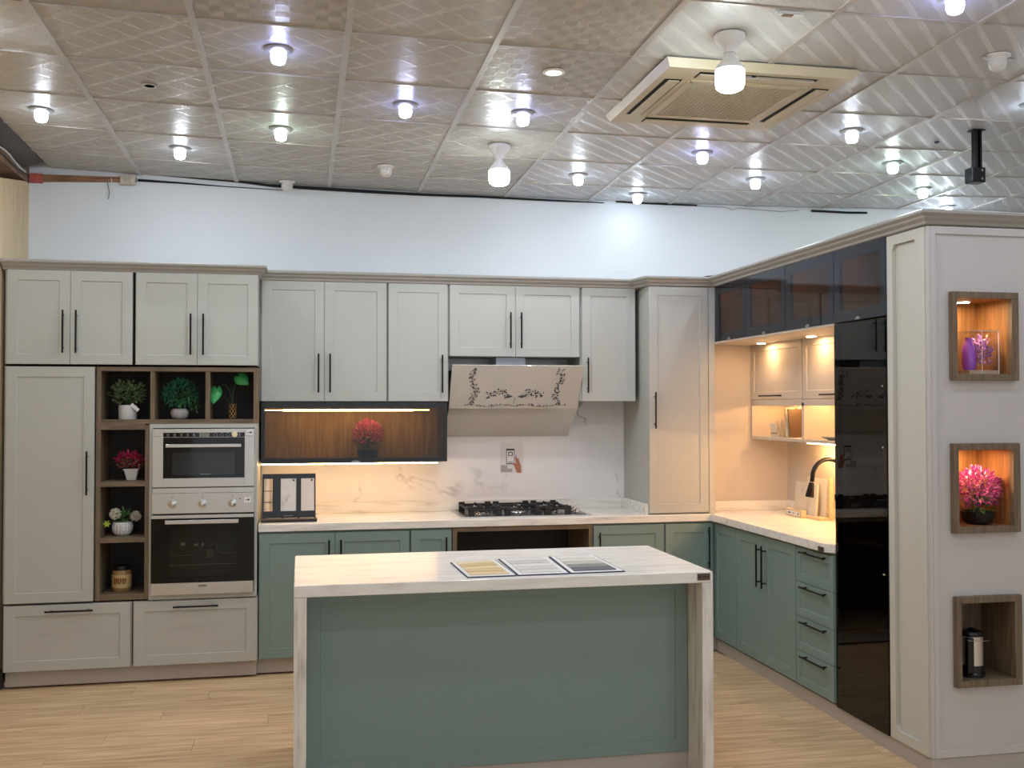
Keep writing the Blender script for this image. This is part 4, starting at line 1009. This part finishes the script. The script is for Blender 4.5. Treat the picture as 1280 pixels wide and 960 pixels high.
# ------------------------------------------------------------------ sink corner objects
FB = mat('faucet_black', (16, 15, 15), .25, .2)
fx, fy = 3.20, -1.345
fa = thing('kitchen_tap', 'black gooseneck kitchen tap with pull-down spray head', 'tap', (fx, fy, .9062))
MB().lathe([(.030, 0), (.030, .006), (.024, .012), (.022, .07), (.026, .10), (.025, .17), (.016, .24), (.0155, .27)], 24).build('body', FB, fa, smooth=True)
arc = [(0, 0, .24)]+[(-.105+.105*math.cos(a), 0, .29+.105*math.sin(a)) for a in [PI*k/14 for k in range(15)]]+[(-.214, 0, .262)]
MB().tube(arc, .0135, 12).build('spout', FB, fa, smooth=True)
MB().lathe([(.0145, .0), (.0145, .006)], 20, (-.215, 0, .256)).build('collar', CHROME, fa, smooth=True)
b = MB(); b.T = Matrix.Translation((-.216, 0, .256)) @ Matrix.Rotation(math.radians(10), 4, 'Y')
b.lathe([(.024, -.088), (.026, -.080), (.015, 0)], 20); b.build('spray_head', FB, fa, smooth=True)
b = MB().tube([(-.02, .0, .11), (-.055, .0, .125), (-.062, .0, .155), (-.062, 0, .185)], .005, 8).tube([(-.02, 0, .05), (-.055, 0, .062)], .004, 8); b.build('lever', FB, fa, smooth=True)
# sample rack
LW = wood('light_birch', (216, 184, 140), (232, 204, 164), 0, .5, 6)
rk = thing('board_rack', 'light wood rack holding two pale boards beside the tap', 'rack', (3.125, -.72, .9062), RZ)
MB().box(0, .225, -.004, .030, 0, .046).build('front_block', LW, rk, bev=.002)
MB().box(.018, .205, -.006, -.004, .010, .034).build('label_strip', WHC, rk)
MB().box(.05, .08, -.0066, -.006, .018, .026).box(.10, .14, -.0066, -.006, .018, .020).box(.10, .14, -.0066, -.006, .024, .026).box(.18, .19, -.0066, -.006, .015, .030).build('lettering', TXT, rk)
MB().box(.05, .40, .030, .115, 0, .018).build('foot', LW, rk)
MB().box(.395, .412, .09, .115, .018, .262).build('post', LW, rk)
ST2 = veined('grey_stone_board', (206, 200, 186), (150, 144, 134), (3, 3, 1), 3, .35, .1, .4, .2)
q = MB(); q.T = Matrix.Translation((.04, .040, .018)) @ Matrix.Rotation(math.radians(-4), 4, 'X'); q.box(0, .285, 0, .014, 0, .205); q.build('sample_board', ST2, rk, label='front grey stone board')
q = MB(); q.T = Matrix.Translation((.12, .078, .018)) @ Matrix.Rotation(math.radians(-4), 4, 'X'); q.box(0, .26, 0, .012, 0, .235); q.build('sample_board', ST2, rk, label='rear grey stone board')
# books and objects on the lit shelf (local frame: world positions)
ZB_ = 1.4143
def book(x, y, z, th, hgt, dep, tilt, col, label, spine=None):
    o = thing('book', label, 'book', (x, y, z), RZ, 'books on the lit shelf')
    T = Matrix.Rotation(tilt, 4, 'Y')
    c1 = mat('book_cover', col, .5)
    b = MB(); b.T = T; b.box(0, .003, 0, dep, 0, hgt).box(th-.003, th, 0, dep, 0, hgt).box(.003, th-.003, 0, .003, 0, hgt).build('cover', c1, o)
    b = MB(); b.T = T; b.box(.003, th-.003, .003, dep-.004, .003, hgt-.003).build('pages', WHC, o)
    b = MB(); b.T = T; b.box(th*.35, th*.65, -.0006, 0, hgt*.35, hgt*.8).build('spine_print', spine or TXT, o)
    return o
GP = mat('gold_print', (170, 130, 80), .4)
book(3.10, -.655, ZB_, .034, .112, .12, math.radians(1), (226, 206, 170), 'short cream book standing left of the leaning ones', GP)
book(3.10, -.720, ZB_, .026, .116, .12, math.radians(-7), (222, 196, 156), 'short tan book leaning beside the cream one', GP)
book(3.10, -.783, ZB_+.003, .024, .188, .13, math.radians(-9), (228, 214, 186), 'tall ivory book leaning behind the short ones', GP)
book(3.10, -.833, ZB_+.0035, .010, .184, .13, math.radians(-9), (92, 68, 44), 'thin dark brown book leaning at the right end')
bk = tag(MB().box(3.165, 3.176, -.80, -.725, 1.535, 1.606).box(3.165, 3.18, -.79, -.735, ZB_, 1.536).build('picture_block', mat('taupe_block', (128, 108, 84), .5)), 'taupe upright block showing above the short books', 'ornament')
cpn = thing('cup', 'clear patterned tumbler left of the books', 'cup', (3.12, -.60, ZB_))
MB().lathe([(.030, 0), (.034, .004), (.040, .088), (.038, .088), (.032, .008)], 24).build('glass', mat('frosted_glass', (232, 222, 200), .2, coat=1), cpn, smooth=True)
MB().lathe([(.0365, .018), (.0372, .028)], 24, cap=False).build('band', mat('cup_band', (170, 140, 100), .4), cpn)
pt = thing('dish', 'small grey dish in the right bay of the lit shelf', 'dish', (3.12, -1.375, ZB_))
MB().lathe([(.040, 0), (.042, .004), (.075, .020), (.074, .023), (.040, .008)], 30).build('bowl', mat('grey_ceramic', (150, 150, 148), .3), pt, smooth=True)

# cable on top of the moulding, oval wire on wall
tag(MB().tube([(2.60, -.50, 2.477), (2.70, -.45, 2.500), (2.80, -.40, 2.512), (2.86, -.38, 2.50), (2.90, -.36, 2.484)], .004, 6).build('cable', BLACK), 'black cable lying on top of the moulding at the inner corner', 'cable')
tag(MB().tube([(2.11+.09*math.cos(a)+.09, -.05, 2.53+.055*math.sin(a)) for a in [PI*k/9-.25 for k in range(11)]], .0018, 5).build('wire', WHITEP), 'thin white wire loop standing up from the moulding', 'wire')

# ------------------------------------------------------------------ ceiling things
COOL = (emis('bulb_cool', (.66, .80, 1), SIDE), emis('lens_cool', (.84, .91, 1), BULB)); BLUE = (emis('bulb_blue', (.42, .48, 1), SIDE*1.2), emis('lens_blue', (.72, .78, 1), BULB)); GRN = (emis('bulb_green', (.70, 1, .88), SIDE), emis('lens_green', (.84, 1, .94), BULB))
TB = emis('tbulb', (.88, 1, .97), 26); TBL = emis('tbulb_lens', (.92, .98, 1), BULB*.7)
RINGM = mat('ring_metal', (176, 174, 172), .3, .7)
def small_lamp(name, m, label, x, y, grp='lit bulbs in the ceiling tiles'):
    o = thing(name, label, 'ceiling light', (x, y, cz(x, y)), 0, grp)
    MB().lathe([(.060, .001), (.060, -.004), (.050, -.010), (.036, -.012), (.036, .001)], 28).build('ring', RINGM, o, smooth=True)
    MB().lathe([(.029, -.010), (.032, -.022), (.032, -.038), (.030, -.048), (.026, -.056)], 20).build('bulb', m[0], o, smooth=True)
    MB().lathe([(.0255, -.0562), (.018, -.061), (.001, -.063)], 20, cap=False).build('lens', m[1], o, smooth=True)
    return o
protos = {}
def lamp(kind, label, x, y, grp='lit bulbs in the ceiling tiles'):
    m = {'d': (COOL[0], emis('lens_dim', (.84, .95, 1), BULB*.22)), 'c': COOL, 'b': BLUE, 'g': GRN}[kind]
    if kind not in protos: protos[kind] = small_lamp('ceiling_bulb', m, label, x, y, grp); return protos[kind]
    return dup(protos[kind], (x, y, cz(x, y)), label, grp)
lamp('b', 'large bluish bulb near the top, left of centre', -.098, -2.587)
lamp('c', 'white bulb at far left of the ceiling', -1.315, -1.361)
lamp('g', 'greenish-white bulb straight below the bluish one at upper left', -.111, -1.359)
lamp('c', 'white bulb nearest the wall on the left side', -.694, -.783)
lamp('b', 'bluish bulb left of the warm recessed downlight', .50, -1.958)
lamp('b', 'bluish bulb just above the hanging lamp of the middle', 1.094, -1.956)
lamp('c', 'white bulb between the hanging lamp and the air conditioner', 1.716, -.737)
lamp('d', 'white bulb almost touching the white wall', 2.265, -.27)
lamp('c', 'white bulb right of the air conditioner', 2.902, -1.976)
lamp('b', 'bluish bulb just behind the air conditioner', 2.277, -1.409)
lamp('g', 'greenish-white bulb left of the ceiling bracket', 3.531, -1.354)
lamp('c', 'white bulb in the row nearest the wall, behind the bluish one', 2.874, -.833)
lamp('g', 'white bulb just above the crown moulding on the right', 4.162, -.704)
lamp('b', 'bluish bulb cut by the top edge at right', 2.337, -3.682)
lamp('c', 'white bulb cut by the right edge of the picture', 3.55, -2.558)
lamp('c', 'white bulb hidden low behind the crown moulding corner', 4.75, -.12)
for (x, y) in [(-1.3, -2.55), (-.7, -3.8), (.5, -3.8), (3.5, -3.7), (4.7, -2.6), (-.7, -5.0), (.5, -5.0), (1.7, -5.0), (3.0, -5.0), (4.7, -5.0),
               (0, -6.3), (1.7, -6.3), (3.4, -6.3), (-1.0, -6.3), (0, -7.8), (1.7, -7.8), (3.4, -7.8), (5.5, -1.5), (5.8, -4), (5.5, -7)]:
    lamp('c', 'unseen matching bulb lighting the room, outside the picture', x, y if y > -5.2 else y, 'bulbs outside the picture')  # unseen bulbs, nearly all added to light the fronts
def pend(label, x, y):
    o = thing('ceiling_lamp', label, 'ceiling lamp', (x, y, cz(x, y)), 0, 'hanging bulb lamps')
    MB().lathe([(.062, .001), (.063, -.012), (.056, -.022), (.034, -.050), (.026, -.062), (.026, -.074), (.0, -.075)], 28).build('holder', WHITEP, o, smooth=True)
    MB().lathe([(.018, -.074), (.022, -.084), (.040, -.112), (.056, -.130), (.057, -.142)], 28).build('bulb_neck', WHITEP, o, smooth=True)
    MB().lathe([(.0565, -.142), (.058, -.150), (.058, -.200), (.052, -.216), (.040, -.223)], 28).build('bulb', TB, o, smooth=True)
    MB().lathe([(.0395, -.2235), (.001, -.226)], 28, cap=False).build('lens', TBL, o, smooth=True)
    return o
a = pend('white lamp with cylindrical bulb hanging in mid ceiling', 1.093, -1.325)
dup(a, (1.682, -3.167, cz(1.682, -3.167)), 'white lamp with cylindrical bulb hanging in front of the air conditioner')
# unlit small bulb, dome and sensor
def unlit(label, x, y, wings=False):
    o = thing('ceiling_bulb', label, 'ceiling light', (x, y, cz(x, y)))
    MB().lathe([(.052, .001), (.052, -.004), (.034, -.010), (.03, .001)], 24).build('ring', WHITEP, o, smooth=True)
    MB().lathe([(.034, -.006), (.038, -.03), (.034, -.05), (.018, -.064), (.001, -.068)], 20).build('bulb', mat('frosted_bulb', (214, 212, 208), .3), o, smooth=True)
    if wings:
        for s_ in (-1, 1): MB().box(.035 if s_ > 0 else -.075, .075 if s_ > 0 else -.035, -.008, .008, -.012, -.004).build('clip', CHROME, o)
unlit('small unlit bulb above the smoked-glass box', .507, -.689)
unlit('unlit frosted bulb with side clips at upper right', 2.907, -3.155, True)
unlit('unlit bulb at the ceiling edge over the left wall cabinets', -.094, -.10)
o = thing('recessed_downlight', 'small warm recessed downlight above the middle of the room', 'ceiling light', (1.097, -2.591, cz(1.097, -2.591)))
MB().lathe([(.050, .001), (.050, -.004), (.036, -.006), (.032, .001)], 28).build('ring', WHITEP, o, smooth=True)
MB().lathe([(.001, -.0055), (.033, -.005)], 24).build('lens', emis('downlight', (1, .85, .62), 14), o)
o = thing('empty_light_socket', 'empty dark lamp hole with pale rim in an upper left tile', 'ceiling fitting', (-.705, -1.939, cz(-.705, -1.939)))
MB().lathe([(.036, .001), (.036, -.003), (.024, -.004), (.022, .001)], 24).build('ring', TEE2, o, smooth=True)
MB().lathe([(.001, -.003), (.023, -.003)], 20).build('hole', DARK_VOID, o)
tag(MB().lathe([(.001, -.012), (.012, -.008), (.014, 0)], 12, (3.496, -1.851, cz(3.496, -1.851))).build('ceiling_hook', mat('dark_blue', (30, 36, 60), .5)), 'tiny dark fixing on a tile left of the ceiling bracket', 'hook')
o = thing('clip_bracket', 'small white and brown clip across a ceiling tee at the top', 'bracket', (1.81, -3.435, cz(1.81, -3.435)), -.05)
MB().box(-.055, .055, -.008, .008, -.012, -.004).build('plate', WHITEP, o); MB().box(-.03, .01, -.010, .010, -.016, -.0125).build('rust_patch', mat('rust', (120, 96, 70), .7), o)
# projector bracket
o = thing('ceiling_bracket', 'black pole bracket hanging from the ceiling at right', 'bracket', (3.573, -2.092, cz(3.573, -2.092)))
MB().box(-.035, .035, -.03, .03, -.006, .0).build('plate', BLACK, o); MB().box(-.018, -.006, -.02, .02, -.21, -.006).box(.006, .018, -.02, .02, -.21, -.006).box(-.006, .006, .01, .02, -.21, -.006).build('pole', BLACK, o)
MB().box(-.052, .028, -.035, .035, -.288, -.208).build('clamp', BLACK, o, bev=.004)
MB().cyl(.007, -.039, -.035, (.005, 0, -.225), 'y', 10).cyl(.007, -.039, -.035, (.005, 0, -.27), 'y', 10).build('screw', CHROME, o)
# air conditioner cassette
ACC = mat('yellowed_plastic', (200, 188, 160), .4, noise=.05, nscale=6); ACD = mat('grille_slat', (150, 140, 118), .5)
a0, a1, b0, b1 = AC; zc = cz(1.96, -2.45)
ac = thing('air_conditioner', 'square yellowed ceiling cassette air conditioner', 'air conditioner', ((a0+a1)/2, (b0+b1)/2, zc))
hw, hd_ = (a1-a0)/2, (b1-b0)/2
b = MB()
ou = [(-hw, -hd_), (hw, -hd_), (hw, hd_), (-hw, hd_)]
def ringz(b, o0, i0, z0, z1, z2):
    """panel ring with sloped outer edge"""
    oq = [(-hw*o0, -hd_*o0), (hw*o0, -hd_*o0), (hw*o0, hd_*o0), (-hw*o0, hd_*o0)]; iq = [(x*i0, y*i0) for x, y in ou]; mq = [(x*(o0-.04), y*(o0-.04)) for x, y in ou]
    vs = [(x, y, z0) for x, y in oq]+[(x, y, z1) for x, y in mq]+[(x, y, z1) for x, y in iq]+[(x, y, z2) for x, y in iq]
    fs = []
    for k in range(3):
        for i in range(4): fs.append((k*4+i, k*4+(i+1) % 4, (k+1)*4+(i+1) % 4, (k+1)*4+i))
    return b.add(vs, fs)
ringz(b, 1, .60, .001, -.036, -.020)
b.add([(x, y, .0015) for x, y in ou], [(0, 1, 2, 3)])
b.build('casing', ACC, ac)
for k, (x0, x1, y0, y1) in enumerate(((-hw*.62, hw*.62, hd_*.70, hd_*.88), (-hw*.62, hw*.62, -hd_*.88, -hd_*.70), (-hw*.88, -hw*.70, -hd_*.62, hd_*.62), (hw*.70, hw*.88, -hd_*.62, hd_*.62))):
    s_ = MB().box(x0, x1, y0, y1, -.0372, -.0361).build('air_slot', DARK_VOID, ac)
    lx = (x1-x0) > (y1-y0)
    if lx: q = MB().box(x0+.006, x1-.006, y0+.018, y1-.012, -.044, -.039)
    else: q = MB().box(x0+.018, x1-.012, y0+.006, y1-.006, -.044, -.039)
    q.build('louvre', ACC, s_, bev=.001)
    if k == 1: MB().box(x0+.24, x0+.26, y0+.004, y0+.016, -.0445, -.0375).box(x0+.08, x1-.02, y0+.004, y0+.014, -.046, -.038).build('louvre_motor', CHROME, s_)
gr = MB().box(-hw*.59, hw*.59, -hd_*.59, hd_*.59, -.030, -.028).build('filter', mat('filter_dark', (52, 46, 36), .8), ac)
b = MB(); n = 24
for k in range(n):
    x = -hw*.56+k*(hw*1.12)/(n-1); b.box(x-.0030, x+.0030, -hd_*.57, hd_*.57, -.040, -.031)
for k in range(n):
    y = -hd_*.56+k*(hd_*1.12)/(n-1); b.box(-hw*.57, hw*.57, y-.0028, y+.0028, -.0405, -.0315)
b.build('grille', ACC, ac, kind='stuff')
b = MB(); iq = .60; jq = .66
for (x0, x1, y0, y1) in ((-hw*.62, hw*.62, hd_*.57, hd_*.64), (-hw*.62, hw*.62, -hd_*.64, -hd_*.57), (-hw*.64, -hw*.57, -hd_*.6, hd_*.6), (hw*.57, hw*.64, -hd_*.6, hd_*.6)): b.box(x0, x1, y0, y1, -.042, -.030)
b.build('grille_frame', ACC, ac, bev=.001)
